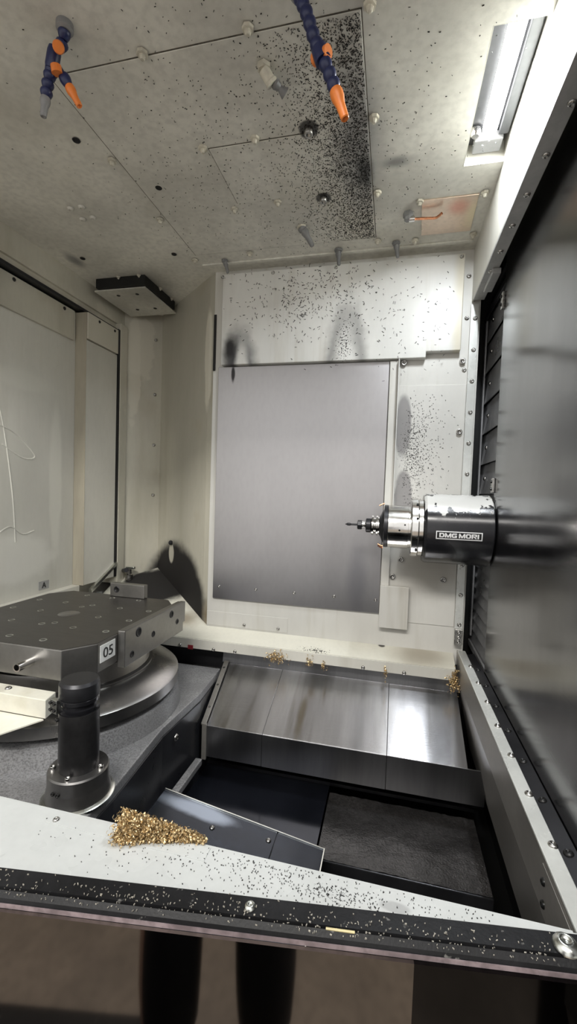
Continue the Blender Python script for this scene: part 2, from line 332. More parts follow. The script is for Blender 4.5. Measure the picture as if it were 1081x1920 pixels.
# ================================================================== SHELL
# ceiling with lamp recess
b = MB(); b.box(-1.6, .158, .45, 2.3, ZC, ZC+.03); b.box(.158, .34, .45, .991, ZC, ZC+.03); b.box(.158, .34, 1.381, 2.3, ZC, ZC+.03); b.box(.2685, .34, .991, 1.381, ZC, ZC+.03)
ceil = struct(b.build('ceiling', 'ceiling', origin=(-.5, 1.3, ZC)), 'dirty ivory sheet metal ceiling of the machine chamber', 'ceiling')
box('ceiling_panel', 'ceiling', (-.826, -.102, .906, 1.687, ZC-.0022, ZC), ceil, .001)
box('access_plate', 'ceiling', (-.543, -.265, 1.176, 1.41, ZC-.005, ZC-.0023), ceil, .001)
box('edge_strip', 'ceiling', (-.83, .25, 1.76, 1.775, ZC-.006, ZC), ceil, .001)
for b_ in ((-.8285, -.826, .905, 1.69), (-.102, -.0995, .905, 1.69), (-.8285, -.0995, 1.687, 1.6895), (-.8285, -.0995, .9035, .906)):
    box('seam', 'dirt', (*b_, ZC-.0008, ZC), ceil)
for b_ in ((-.545, -.543, 1.174, 1.412), (-.543, -.265, 1.41, 1.412), (-.543, -.265, 1.174, 1.176)):
    box('seam', 'dirt', (*b_, ZC-.003, ZC-.0022), ceil)
for q in ((-0.578, 0.896, 2.56), (-0.332, 0.893, 2.56), (-0.086, 1.16, 2.56), (-0.084, 0.899, 2.56), (-0.558, 1.169, 2.56), (-0.404, 1.165, 2.56), (-0.843, 1.162, 2.56), (-0.847, 1.443, 2.56),
          (-0.844, 1.717, 2.56), (-0.563, 1.436, 2.56), (-0.409, 1.428, 2.56), (-0.087, 1.441, 2.56), (0.045, 1.508, 2.56), (-0.094, 1.708, 2.56), (0.042, 1.729, 2.56), (-0.599, 1.706, 2.56),
          (0.241, 1.502, 2.56), (0.244, 1.724, 2.56)):
    screw((q[0], q[1], ZC-.002), (0, 0, -1), .0125, ceil, 'plug', 'whitep', 'plug')
for q in ((-1.128, 1.333, 2.56), (-1.083, 1.332, 2.56), (-1.127, 1.393, 2.56), (-1.084, 1.391, 2.56)):
    screw((q[0], q[1], ZC-.001), (0, 0, -1), .012, ceil, 'button', 'ceiling', 'rivet')
for q in ((-0.897, 1.079, 2.56), (-0.768, 1.295, 2.56), (-0.911, 1.664, 2.56), (-1.315, 1.628, 2.56)):
    screw((q[0], q[1], ZC-.002), (0, 0, -1), .011, ceil, 'hole', 'soft_black', 'vent_hole')
for q in ((-0.256, 1.164, 2.56), (-0.258, 1.434, 2.56)):
    screw((q[0], q[1], ZC-.006), (0, 0, -1), .012, ceil, 'cap', 'screw', 'bolt')

# lamp recess + lamp
b = MB(); b.box(.1585, .160, .9925, 1.3795, ZC, ZC+.07); b.box(.2665, .268, .9925, 1.3795, ZC, ZC+.07); b.box(.1585, .268, .9915, .9925, ZC, ZC+.07); b.box(.1585, .268, 1.3795, 1.3805, ZC, ZC+.07); b.box(.1585, .268, .9915, 1.3805, ZC+.0705, ZC+.074)
b.build('lamp_recess', 'white', ceil)
lamp = empty('work_light', (.213, 1.18, ZC+.07)); tag(lamp, 'lit tubular work light in the ceiling recess by the white header', 'lamp')
box('housing', 'housing', (.166, .262, 1.0, 1.372, ZC+.05, ZC+.07), lamp, .003)
box('lit_tube', 'tube', (.195, .229, 1.01, 1.318, ZC+.018, ZC+.049), lamp, .006)
area_l = bpy.data.lights.new('tube_light', 'AREA'); area_l.shape = 'RECTANGLE'; area_l.size, area_l.size_y = .032, .30; area_l.energy = 8.5; area_l.color = (.9, .95, 1)
lo = bpy.data.objects.new('tube_light', area_l); COL.objects.link(lo); place(lo, (.212, 1.164, ZC+.0172), lamp)
box('end_block', 'greyp', (.178, .252, 1.322, 1.37, ZC+.022, ZC+.046), lamp, .003)
MB().lathe([(.014, 0), (.014, .012), (.009, .018)], (.178, 1.312, ZC+.046), (0, 0, -1), 16).build('clamp_knob', 'bright', lamp)
box('side_trim', 'housing', (.238, .2625, 1.0, 1.32, ZC+.03, ZC+.045), lamp, .002)

# left wall: fascia, track, frame, facet
b = MB()
b.box(XL-.14, XL, .45, 2.17, 2.455, ZC)                       # fascia
b.box(XL-.14, XL-.012, .45, 2.06, 2.43, 2.455)
wl = struct(b.build('wall_left', 'diag', origin=(XL, 1.2, 2.43)), 'ivory fascia and jamb of the chamber beside the sliding door', 'wall')
box('door_track', 'dark', (XL-.05, XL-.004, .45, 2.06, 2.418, 2.43), wl)
box('jamb', 'diag', (XL-.12, XL+.022, 2.052, 2.11, 1.08, 2.455), wl, .002)
box('seal_strip', 'dark', (XL-.06, XL+.018, 2.034, 2.0515, 1.12, 2.42), wl)
slab('skirt', 'white', [(XL-.1, .45, .78), (XL-.1, 2.2, .78), (XL-.1, 2.2, 1.14), (XL-.1, .45, 1.14)], (.005, 0, 0), wl)
# corner facet + diagonal wall
P1, P2, P3, P4 = (XL-.012, 2.105), (-1.286, 2.238), (-.836, 1.864), (-.79, YB+.003)
def wallstrip(name, m, a, c, z0, z1, t, par=None):
    a = Vector((*a, 0)); c = Vector((*c, 0)); n = Vector(((c-a).y, -(c-a).x, 0)).normalized()
    if n.y > 0: n = -n
    return slab(name, m, [a+Vector((0, 0, z0)), c+Vector((0, 0, z0)), c+Vector((0, 0, z1)), a+Vector((0, 0, z1))], -n*t, par)
wc = struct(wallstrip('wall_corner', 'diag', P2, P3, .95, ZC, .006), 'slanted ivory corner wall with a black soot arch near its foot', 'wall')
fa = wallstrip('corner_facet', 'diag', P1, P2, 1.0, ZC, .006, wc)
wallstrip('edge_fold', 'diag', P3, P4, .95, ZC, .006, wc)
for q in ((295, 622), (294, 726), (291, 832), (290, 935)): pass
for z in (2.42, 2.12, 1.84, 1.56): screw((-1.312, 2.215, z), (.3, -.95, 0), .009, wc, 'button', 'screw')
MB().lathe([(.012, 0), (.012, .02), (.006, .021)], (-1.142, 2.115, 1.312), (.5, -.8, 0), 14).build('spray_port', 'blackscrew', wc)
# back wall
wb = struct(box('wall_back', 'backwall', (-.80, .30, YB, YB+.006, .93, ZC)), 'ivory back wall of the chamber behind the grey steel panel', 'wall')
box('lower_panel', 'backwall', (-.025, .262, YB-.004, YB, 1.085, 2.045), wb, .001)
box('patch_plate', 'backwall', (-.80, -.42, YB-.002, YB, .985, 1.05), wb, .0008)
for q in ((0.015, 1.831, 1.271), (0.212, 1.831, 1.272), (0.045, 1.831, 1.342), (0.244, 1.831, 1.86), (0.243, 1.831, 2.133), (0.023, 1.831, 2.134)):
    screw((q[0], q[1], q[2]), (0, -1, 0), .011, wb, 'cap', 'screw')
for q in ((-0.619, 1.83, 1.001), (-0.462, 1.83, 1.001)): screw(q, (0, -1, 0), .007, wb)
q = (-0.799, 1.83, 2.375); box('side_slot', 'soft_black', (q[0]-.002, q[0]+.009, YB-.004, YB, 2.13, q[2]), wb)
# bottom slope + rail
def zs(y): return .945 + .41*(y-1.75)
sl = struct(slab('trim_1', 'slope', [(-1.44, 1.75, zs(1.75)), (.265, 1.75, zs(1.75)), (.265, YB+.004, zs(YB)), (-.80, YB+.004, zs(YB)), (-.84, 1.868, zs(1.868)), (-1.286, 2.242, zs(2.242)), (-1.46, 2.16, zs(2.16))], (0, 0, -.004)),
            'white sloped sheet along the foot of the back wall', 'trim')
rb = box('front_lip', 'white', (-1.44, .262, 1.742, 1.749, .902, .944), sl, .001)
for q in ((-0.884, 1.742, 0.911), (-0.725, 1.742, 0.908), (-0.084, 1.742, 0.91), (0.075, 1.742, 0.909), (-0.627, 1.742, 0.91)): screw(q, (0, -1, 0), .008, rb, 'button', 'screw')
box('seam_plate', 'slope', (-.83, -.6, 1.752, 1.83, .95, .95), sl) if False else None
q = (-0.833, 1.742, 0.907); box('red_tag', mat('red_tag', (.25, .02, .03), .4), (q[0]-.012, q[0]+.012, 1.7395, 1.742, q[2]-.009, q[2]+.009), rb)

# right wall: header, flange, post, rail, apron
b = MB(); b.box(.267, .272, .45, 1.84, 2.36, ZC)
wr = struct(b.build('wall_right', 'white', origin=(.27, 1.1, 2.36)), 'white header beam under the ceiling beside the steel door', 'wall')
hf = box('header_flange', 'flangepaint', (.267, .306, .45, 1.80, 2.352, 2.36), wr, .001)
for q in ((0.297, 0.95, 2.352), (0.293, 1.079, 2.352), (0.29, 1.206, 2.352), (0.288, 1.332, 2.352), (0.287, 1.461, 2.352), (0.285, 1.583, 2.352)): screw(q, (0, 0, -1), .0085, hf)
box('end_bracket', 'flangepaint', (.285, .312, 1.56, 1.70, 2.335, 2.352), wr, .002)
t2 = struct(box('trim_2', 'railpaint', (.2625, .292, YB-.02, YB-.014, 1.02, 2.345), bevel=.001), 'riveted vertical steel strip between back wall and dark slats', 'trim')
for z in [2.29-.119*i for i in range(11)]: screw((.279, YB-.02, z), (0, -1, 0), .0085, t2)
b2 = box('corner_bracket', 'screw', (.262, .292, YB-.034, YB-.02, 1.022, 1.085), t2, .002)
for z in (1.036, 1.053, 1.073): screw((.277, YB-.034, z), (0, -1, 0), .008, b2)
rl = struct(box('trim_3', 'railpaint', (.277, .306, .58, 1.81, .994, 1.0), bevel=.0015), 'bright riveted sill rail along the foot of the steel door', 'trim')
for q in ((0.299, 1.646, 1), (0.299, 1.504, 1), (0.3, 1.369, 1), (0.298, 1.231, 1), (0.298, 1.096, 1), (0.298, 0.96, 1), (0.299, 0.826, 1)): screw(q, (0, 0, 1), .0085, rl)
wp = slab('wiper_strip', 'dark', [(.3062, .58, .996), (.333, .58, 1.003), (.333, .58, 1.0), (.3062, .58, .993)], (0, 1.2, 0), rl)
for q in ((0.328, 1.621, 1), (0.328, 1.489, 1), (0.326, 1.35, 1), (0.325, 1.214, 1), (0.323, 1.08, 1), (0.321, 0.948, 1), (0.319, 0.814, 1)): screw((.3195, q[1], .9995), (-.25, 0, 1), .0085, wp, 'button', 'blackscrew')
slab('apron', 'band', [(.2775, .56, .9935), (.2775, 1.83, .9935), (.2775, 1.83, .905), (.2775, .56, .905)], (.004, 0, 0), rl)
slab('lower_apron', 'band', [(.2775, .56, .9045), (.2775, 1.83, .9045), (.345, 1.83, .60), (.345, .56, .60)], (.004, 0, 0), rl)
lp = slab('end_plate', 'band', [(.2755, .56, .985), (.2755, .80, .985), (.2755, .80, .905), (.2755, .56, .905)], (.0015, 0, 0), rl, .0005)
for y, z in ((.79, .96), (.785, .925)): screw((.2755, y, z), (-1, 0, 0), .007, lp, 'button', 'blackscrew')
# outer casing closing the chamber behind the sheets
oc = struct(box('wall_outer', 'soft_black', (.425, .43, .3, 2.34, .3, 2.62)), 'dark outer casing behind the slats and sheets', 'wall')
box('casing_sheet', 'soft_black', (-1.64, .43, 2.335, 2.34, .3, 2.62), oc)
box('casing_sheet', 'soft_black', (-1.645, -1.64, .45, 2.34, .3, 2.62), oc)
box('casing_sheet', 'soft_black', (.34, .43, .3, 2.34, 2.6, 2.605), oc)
# steel door and slats
d2_ = struct(box('door_2', 'mirror', (.335, .341, .25, 1.602, .9, 2.52), bevel=.001), 'large brushed steel cover panel beside the spindle', 'door')
for z, h in ((2.235, .055), (1.622, .05)):
    lt = box('edge_latch', 'screw', (.326, .3349, 1.59, 1.612, z, z+h), d2_, .002)
    for dz in (.25, .75): screw((.326, 1.601, z+h*dz), (-1, 0, 0), .005, lt, 'cap', 'blackscrew')
tc = empty('telescopic_cover', (.36, 1.8, 1.0)); tag(tc, 'dark telescopic slat cover behind the spindle housing', 'slat cover')
zz = [2.36, 2.24, 2.115, 1.99, 1.865, 1.74, 1.62, 1.50, 1.38, 1.32, 1.275, 1.23, 1.185, 1.14, 1.095, 1.05, .98]
for i in range(len(zz)-1):
    z1, z0 = zz[i], zz[i+1]
    sb = slab('slat', 'slat', [(.352, 1.605, z0), (.352, 2.02, z0), (.362, 2.02, z1), (.362, 1.605, z1)], (.004, 0, 0), tc, .0008)
    if i < 8: screw((.353, 1.86, (z0+z1)/2), (-1, 0, 0), .009, sb, 'button', 'screw')
box('backing', 'soft_black', (.372, .376, 1.5, 2.1, .9, 2.45), tc)
box('guide_bar', 'dark', (.343, .351, 1.606, 1.98, 2.335, 2.36), tc, .002)
box('end_channel', 'slat', (.345, .352, 1.955, 1.98, 1.02, 2.33), tc, .001)
box('foot_channel', 'slat', (.343, .351, 1.606, 1.98, .975, 1.0), tc, .002)
box('wall_void', 'soft_black', (.293, .376, 2.02, 2.03, .9, 2.5), tc)

# ================================================================== PIT, BED, CHUTE
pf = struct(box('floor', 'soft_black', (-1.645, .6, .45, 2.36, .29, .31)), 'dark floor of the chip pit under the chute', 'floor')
bed = empty('machine_bed', (-1.05, 1.2, .32)); tag(bed, 'grey hammered cast iron bed under the rotary table', 'machine bed')
ZB = .83
EDGE = [(-.659, .64), (-.659, .952), (-.685, 1.243), (-.672, 1.50), (-.69, 1.74)]
slab('bed_top', 'casting', [(x, y, ZB) for x, y in EDGE] + [(-1.5, 1.74, ZB), (-1.5, .64, ZB)], (0, 0, -.03), bed, .003)
slab('bed_body', 'castside', [(x+.001, y, ZB-.031) for x, y in EDGE] + [(-1.5, 1.74, ZB-.031), (-1.5, .64, ZB-.031)], (0, 0, -.47), bed, .002)
box('bed_ledge', 'casting', (-.6575, -.632, .7, 1.44, .597, .62), bed, .003)
MB().lathe([(.386, 0), (.382, .02), (.374, .058), (.34, .062)], (-1.082, 1.293, ZB-.001), (0, 0, 1), 96).build('bed_boss', 'casting', bed)
screw((-.672, 1.31, .765), (1, 0, 0), .012, bed, 'button', 'screw', 'bolt')
# chute
ch = empty('chip_chute', (-.2, 1.6, .59)); tag(ch, 'brushed steel chip chute below the back wall', 'chute')
XS = [-.655, -.425, .02, .281]
for i in range(3):
    x0, x1 = XS[i]+(.0006 if i else 0), XS[i+1]-.0006; dz = .001*(i == 1)
    xt0, xt1 = (x0-.016 if i == 0 else x0), x1
    slab('chute_sheet', 'chute', [(x0, 1.5, .712+dz), (x1, 1.5, .712+dz), (xt1, 1.80, .842+dz), (xt0, 1.80, .842+dz)], (0, 0, -.004), ch, .0008)
    slab('chute_apron', 'chuteapron', [(x0, 1.4985-dz, .7115), (x1 if i < 2 else .336, 1.4985-dz, .7115), (x1 if i < 2 else .336, 1.4985-dz, .592), (x0, 1.4985-dz, .592)], (0, .004, 0), ch, .0008)
slab('top_roll', 'chuteapron', [(-.70, 1.79, .84), (-.70, 1.80, .90), (-.70, 1.806, .90), (-.70, 1.80, .838)], (.985, 0, 0), ch)
fl = slab('side_flange', 'band', [(-.662, 1.49, .722), (-.643, 1.49, .722), (-.667, 1.78, .851), (-.688, 1.78, .851)], (0, 0, -.006), ch, .001)
box('side_flange', 'band', (-.6575, -.64, 1.487, 1.497, .585, .722), ch, .001)
for y, z in ((1.56, .751), (1.66, .796), (1.745, .834)): screw((-.654-.026*(y-1.5)/.3, y, z-.001), (0, -.4, 1), .006, fl, 'button', 'blackscrew')
slab('back_flange', 'rail', [(-.9, 1.762, .805), (-.70, 1.762, .805), (-.70, 1.79, .812), (-.9, 1.79, .812)], (0, 0, -.003), sl)
box('rear_sheet', 'dark', (-1.45, .30, 1.81, 1.815, .5, .94), sl)
# pit equipment
pp = struct(box('trim_4', 'oily', (-.7, -.183, 1.1, 1.70, .49, .50)), 'smooth black plate in the pit beside the crusted block', 'plate')
box('joint_lip', 'dark', (-.7, .34, 1.598, 1.606, .5005, .512), pp)
blk = MB(); nx, ny = 42, 26
gv = [(-.178+.5*i/nx, 1.275+.30*j/ny, .4885+rnd.uniform(0, .0035)) for j in range(ny+1) for i in range(nx+1)]
blk.add(gv, [(j*(nx+1)+i, j*(nx+1)+i+1, (j+1)*(nx+1)+i+1, (j+1)*(nx+1)+i) for j in range(ny) for i in range(nx)], True)
cb = empty('conveyor_block', (.07, 1.42, .31)); tag(cb, 'chip crusted dark conveyor block in the pit', 'conveyor block')
blk.build('crust', 'crust', cb, recalc=False)
box('block_body', 'dark', (-.18, .325, 1.272, 1.578, .315, .487), cb, .003)
box('front_bar', 'dark', (-.15, .34, 1.18, 1.215, .42, .45), cb, .002)
bz = lambda x: .656 - .162*(x+.6)
dp = empty('deflector_plate', (-.4, 1.1, .57)); tag(dp, 'wet blue grey deflector plate sloping in the pit beside the bed', 'plate')
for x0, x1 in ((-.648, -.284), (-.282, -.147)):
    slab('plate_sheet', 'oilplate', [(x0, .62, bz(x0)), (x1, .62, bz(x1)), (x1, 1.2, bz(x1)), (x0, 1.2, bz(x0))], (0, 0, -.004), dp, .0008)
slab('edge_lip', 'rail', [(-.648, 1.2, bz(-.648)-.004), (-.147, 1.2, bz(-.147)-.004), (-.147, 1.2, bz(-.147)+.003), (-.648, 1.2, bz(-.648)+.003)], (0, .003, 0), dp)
slab('edge_lip', 'rail', [(-.1468, .62, bz(-.147)-.004), (-.1468, 1.203, bz(-.147)-.004), (-.1468, 1.203, bz(-.147)+.003), (-.1468, .62, bz(-.147)+.003)], (.003, 0, 0), dp)
for x, y in ((-.46, 1.13), (-.30, 1.16)): screw((x, y, bz(x)), (.16, 0, 1), .008, dp)

# ================================================================== ROTARY TABLE, PALLET
CX, CY = -1.082, 1.293
rt = empty('rotary_table', (CX, CY, .892)); tag(rt, 'round turned steel rotary table under the pallet', 'rotary table')
MB().lathe([(.30, 0), (.345, .0), (.345, .012)], (CX, CY, .892), (0, 0, 1), 64).build('table_base', 'castside', rt)
MB().lathe([(.362, .0), (.375, .004), (.375, .038), (.368, .044), (.285, .075)], (CX, CY, .905), (0, 0, 1), 96).build('table_rim', 'disc', rt)
MB().lathe([(.283, .0), (.283, .006), (.272, .01), (.262, .058)], (CX, CY, .981), (0, 0, 1), 96).build('table_neck', 'disc', rt)
q = (-0.784, 1.353, 0.85); MB().lathe([(.014, 0), (.016, .004), (.016, .03), (.012, .034)], (q[0], q[1], ZB), (0, 0, 1), 18).build('stop_button', 'bright', bed)
pal = empty('pallet', (CX, CY, 1.045)); tag(pal, 'dark ground steel machine pallet with bolt holes on the rotary table', 'pallet')
x0, x1, y0, y1 = -1.365, -.801, .998, 1.588; cx_, cy_ = .058, .075
oct_ = [(x0+cx_, y0), (x1-cx_, y0), (x1, y0+cy_), (x1, y1-cy_), (x1-cx_, y1), (x0+cx_, y1), (x0, y1-cy_), (x0, y0+cy_)]
slab('pallet_body', 'palletside', [(x, y, 1.062) for x, y in oct_], (0, 0, .0865), pal, .0025)
slab('top_face', 'pallet', [(CX+(x-CX)*.991, CY+(y-CY)*.991, 1.1483) for x, y in oct_], (0, 0, .0016), pal)
for iy in range(5):
    for ix in range(5):
        X, Y = CX+(ix-2)*.118, CY+(iy-2)*.122
        if (ix, iy) == (2, 2) or (abs(ix-2) == 2 and abs(iy-2) == 2): continue
        screw((X, Y, 1.1495), (0, 0, 1), .0108, pal, 'hole', 'rail', 'bolt_hole')
for X, Y in ((CX+.03, CY-.1), (CX-.02, CY+.09)): screw((X, Y, 1.1495), (0, 0, 1), .010, pal, 'hole', 'rail', 'bolt_hole')
MB().lathe([(.0, .0012), (.034, .0012), (.036, 0)], (CX, CY, 1.1497), (0, 0, 1), 40, caps=False).build('centre_disc', 'disc', pal)
# locating block on the right side
lb = MB().prism([(-.8005, 1.165, 1.045), (-.775, 1.165, 1.045), (-.775, 1.165, 1.16), (-.8005, 1.165, 1.16)], (0, .385, 0)).build('locating_block', 'palletside', pal, bevel=.003)
for y, z, r in ((1.24, 1.135, .016), (1.205, 1.075, .011), (1.33, 1.10, .011), (1.455, 1.135, .014), (1.50, 1.095, .011)): screw((-.775, y, z), (1, 0, 0), r, lb, 'hole', 'dark', 'bolt_hole')
slab('end_lug', 'palletside', [(-.8005, 1.545, 1.075), (-.78, 1.545, 1.075), (-.78, 1.545, 1.155), (-.8005, 1.545, 1.155)], (0, .03, 0), pal, .002)
rbk = box('rear_block', 'palletside', (-1.11, -.955, 1.56, 1.5875, 1.1505, 1.205), pal, .002)
screw((-1.08, 1.56, 1.18), (0, -1, 0), .013, rbk, 'hole', 'dark', 'bolt_hole')
MB().lathe([(.0, .012), (.007, .012), (.0085, .05), (.012, .05), (.012, 0)], (-.955, .998, 1.108), (0, -1, 0), 18, caps=False).build('index_pin', 'bright', pal)
# number plate on right side near corner
npl = box('number_plate', 'signwhite', (-.8005, -.7985, 1.082, 1.152, 1.088, 1.139), pal, .0005)
npl['label'] = 'white plate printed 05'
text('digits', '05', 'ink', .03, (-.7984, 1.117, 1.1135), (0, 1, 0), (0, 0, 1), npl, bold=.0, width=.044)

# cream guard cover left of the post
gc = empty('guard_cover', (-1.1, .95, .98)); tag(gc, 'cream guard cover with sloped front in front of the pallet', 'cover')
MB().prism([(-1.45, .984, 1.04), (-.862, .984, 1.04), (-.851, .936, 1.04), (-1.45, .936, 1.04)], (0, 0, -.05)).build('cover_body', 'cream', gc, bevel=.002)
slab('cover_apron', 'cream', [(-1.45, .9355, .99), (-.856, .9355, .99), (-.93, .86, .975), (-1.45, .83, .968)], (0, 0, -.005), gc, .001)
slab('cover_foot', 'cream', [(-1.45, .97, .989), (-.875, .97, .989), (-.89, .97, .975), (-1.45, .97, .975)], (0, .006, 0), gc)
screw((-.995, .962, 1.04), (0, 0, 1), .009, gc)

# tool setter post
ax = (-.729, .911)
tp = empty('tool_setter_post', (*ax, ZB)); tag(tp, 'dark cylindrical tool setter post on a round flanged base', 'tool setter')
MB().lathe([(.085, 0), (.085, .006), (.081, .009), (.071, .010)], (*ax, ZB+.0005), (0, 0, 1), 48).build('seal_ring', 'rail', tp)
bf = MB().lathe([(.076, 0), (.071, .027), (.0705, .029), (.0705, .060), (.068, .064), (.048, .064)], (*ax, ZB+.011), (0, 0, 1), 48).build('base_flange', 'disc', tp)
for a in (-2.6, -1.3, .1, 1.6): screw((ax[0]+.058*math.cos(a), ax[1]+.058*math.sin(a), ZB+.075), (0, 0, 1), .007, bf, 'cap', 'bright')
for a in (-1.75, -1.55): screw((ax[0]+.0705*math.cos(a), ax[1]+.0705*math.sin(a), ZB+.046), (math.cos(a), math.sin(a), 0), .0045, bf, 'cap', 'blackscrew')
MB().lathe([(.0467, 0), (.0467, .144)], (*ax, ZB+.0752), (0, 0, 1), 48).build('column', mat('column_blued_steel', (.05, .049, .05), .33, .7, var=.2, vscale=12, fine=.1), tp)
MB().lathe([(.0443, 0), (.0457, .003), (.0457, .012), (.0414, .014), (.0414, .021), (.0457, .024), (.0457, .033), (.0424, .0355)], (*ax, ZB+.2193), (0, 0, 1), 48).build('grooved_collar', 'spindle', tp)
MB().lathe([(.0457, 0), (.0467, .003), (.0467, .033), (.0414, .040)], (*ax, ZB+.2549), (0, 0, 1), 48).build('cap', 'dark', tp)
hb = MB().prism([(-.776, .866, ZB+.225), (-.751, .859, ZB+.225), (-.747, .870, ZB+.225), (-.772, .877, ZB+.225)], (0, 0, .033)).build('clamp_block', 'rail', tp, bevel=.001)
for dx, z in ((-.771, .234), (-.757, .234), (-.771, .250), (-.757, .250)): screw((dx, .8655 - (dx+.776)*.27, ZB+z), (-.26, -.96, 0), .0038, hb, 'cap', 'blackscrew')
screw((-.761, .876, ZB+.203), (-.5, -.86, 0), .005, tp, 'cap', 'blackscrew')

# ================================================================== LEFT SLIDING DOOR
dr = empty('door_1', (XL-.05, 1.3, 1.1)); struct(dr, 'ivory sliding pallet door panel on the left of the chamber', 'door')
XD = -1.485
box('door_panel', 'doorpaint', (XD-.006, XD, .45, 1.795, 1.09, 2.412), dr, .001)
box('door_panel', 'white', (XD-.006, XD+.06, 1.797, 2.032, 1.12, 2.285), dr, .002)
slab('stile', 'darkened', [(XD+.0005, 1.7962, 1.12), (XD+.061, 1.7962, 1.12), (XD+.061, 1.7962, 2.41), (XD+.0005, 1.7962, 2.41)], (0, -.0015, 0), dr)  # thin slab added over the step face, its shade put into the colour
hd = box('head_plate', 'diag', (XD, XD+.012, 1.36, 1.775, 2.275, 2.41), dr, .0015)
hp2 = box('head_plate', 'diag', (XD, XD+.066, 1.80, 2.031, 2.29, 2.412), dr, .0015)
box('stile', 'diag', (XD, XD+.02, 1.30, 1.359, 2.2, 2.41), dr, .0015)
for y in (1.44, 1.71): screw((XD+.012, y, 2.395), (1, 0, 0), .008, hd, 'button', 'blackscrew')
for y in (1.88, 2.0): screw((XD+.066, y, 2.397), (1, 0, 0), .007, hp2, 'button', 'blackscrew')
box('bottom_rail', 'white', (XD, XD+.04, .45, 1.795, 1.07, 1.12), dr, .002)
for pts in ([(1.36, 2.0), (1.41, 1.80), (1.45, 1.55), (1.465, 1.36)], [(1.36, 1.83), (1.46, 1.80), (1.56, 1.72), (1.50, 1.705), (1.40, 1.75)], [(1.38, 1.40), (1.44, 1.425), (1.50, 1.39), (1.56, 1.40)]):
    MB().tube(smoothpath([(XD-.0005, y, z) for y, z in pts], 6), .0032, 6).build('dried_streak', 'streak', dr)
sg = empty('letter_sign', (XD+.001, 1.615, 1.14)); tag(sg, 'small grey sign with black letter A on the sliding door', 'sign')
box('sign_plate', 'signgrey', (XD+.0002, XD+.0016, 1.587, 1.645, 1.135, 1.172), sg)
text('letter', 'A', 'ink', .025, (XD+.0018, 1.616, 1.154), (0, 1, 0), (0, 0, 1), sg, depth=.0008, bold=.02, width=.024)
# inclined track foot + valve in the corner
slab('track_ramp', 'rail', [(-1.43, 1.84, 1.075), (-1.43, 2.04, 1.18), (-1.43, 2.04, 1.20), (-1.43, 1.84, 1.095)], (.02, 0, 0), wl, .002)
vl = empty('corner_valve', (-1.385, 2.11, 1.09)); tag(vl, 'small grey metal valve sitting in the back left corner', 'valve')
MB().lathe([(.02, 0), (.02, .03), (.014, .034), (.014, .06)], (-1.385, 2.11, 1.092), (0, 0, 1), 16).build('valve_body', 'screw', vl)
MB().lathe([(.012, 0), (.012, .05)], (-1.405, 2.09, 1.145), (.7, -.6, .2), 14).build('valve_outlet', 'dark', vl)
box('valve_handle', 'rail', (-1.40, -1.35, 2.10, 2.118, 1.1525, 1.166), vl, .002)

# ================================================================== BACK WALL THINGS
cv = empty('splash_cover', (-.3, 1.81, 2.03)); tag(cv, 'white sheet metal splash cover with sooty arches above the grey panel', 'cover')
TL, BL, BR1, NR, TR = (-0.763, 1.8, 2.539), (-0.752, 1.8, 2.145), (0.104, 1.8, 2.145), (0.236, 1.8, 2.168), (0.231, 1.8, 2.524)
zb, zn, zt = 1.995+.0, 2.02, 2.305
zb, zt = (BL[2]+BR1[2])/2, min((TL[2]+TR[2])/2, ZC-.008)
zn = NR[2]
slab('cover_sheet', 'cover', [(BL[0], 1.8, zb), (BR1[0], 1.8, zb), (BR1[0], 1.8, zn), (TR[0], 1.8, zn), (TR[0], 1.8, zt), (BL[0], 1.8, zt)], (0, .034, 0), cv, .003)
for q in ((-0.753, 1.8, 2.536), (-0.527, 1.8, 2.538), (-0.262, 1.8, 2.539), (0.218, 1.8, 2.517)): screw((q[0], 1.8, zt-.012), (0, -1, 0), .008, cv, 'button', 'screw')
for z in (2.46, 2.30, 2.10): screw((.252, YB, z), (0, -1, 0), .009, wb, 'button', 'screw')
sp = empty('steel_panel', (-.4, 1.82, 1.1)); tag(sp, 'large grey brushed steel panel on the back wall', 'panel')
a, c, e, f = (-0.775, 1.825, 2.139), (-0.767, 1.825, 1.124), (-0.027, 1.825, 1.1), (-0.04, 1.825, 2.146)
xl, xr, z0_, z1_ = (a[0]+c[0])/2, (e[0]+f[0])/2, (c[2]+e[2])/2, zb-.003
box('panel_sheet', 'steel', (xl, xr, 1.825, 1.8345, z0_, z1_), sp, .0012)
for i in range(5): screw((xl+.03+(xr-xl-.045)*i/4, 1.825, z0_+.055), (0, -1, 0), .0065, sp, 'button', 'screw')
lbz = empty('angle_bar', (0, 1.82, 1.1)); tag(lbz, 'ivory vertical angle bar beside the grey panel', 'bar')
box('bar_web', 'backwall', (xr+.003, xr+.035, 1.815, 1.8305, 1.085, zb-.004), lbz, .0015)
box('bar_fin', 'cover', (xr+.0355, xr+.0395, 1.79, 1.8305, 1.50, zb-.004), lbz, .0008)
bk = box('lower_bracket', 'backwall', (xr+.002, xr+.115, 1.80, 1.8135, 1.062, 1.235), bevel=.0015); tag(bk, 'ivory folded bracket plate under the spindle at the panel corner', 'bracket')

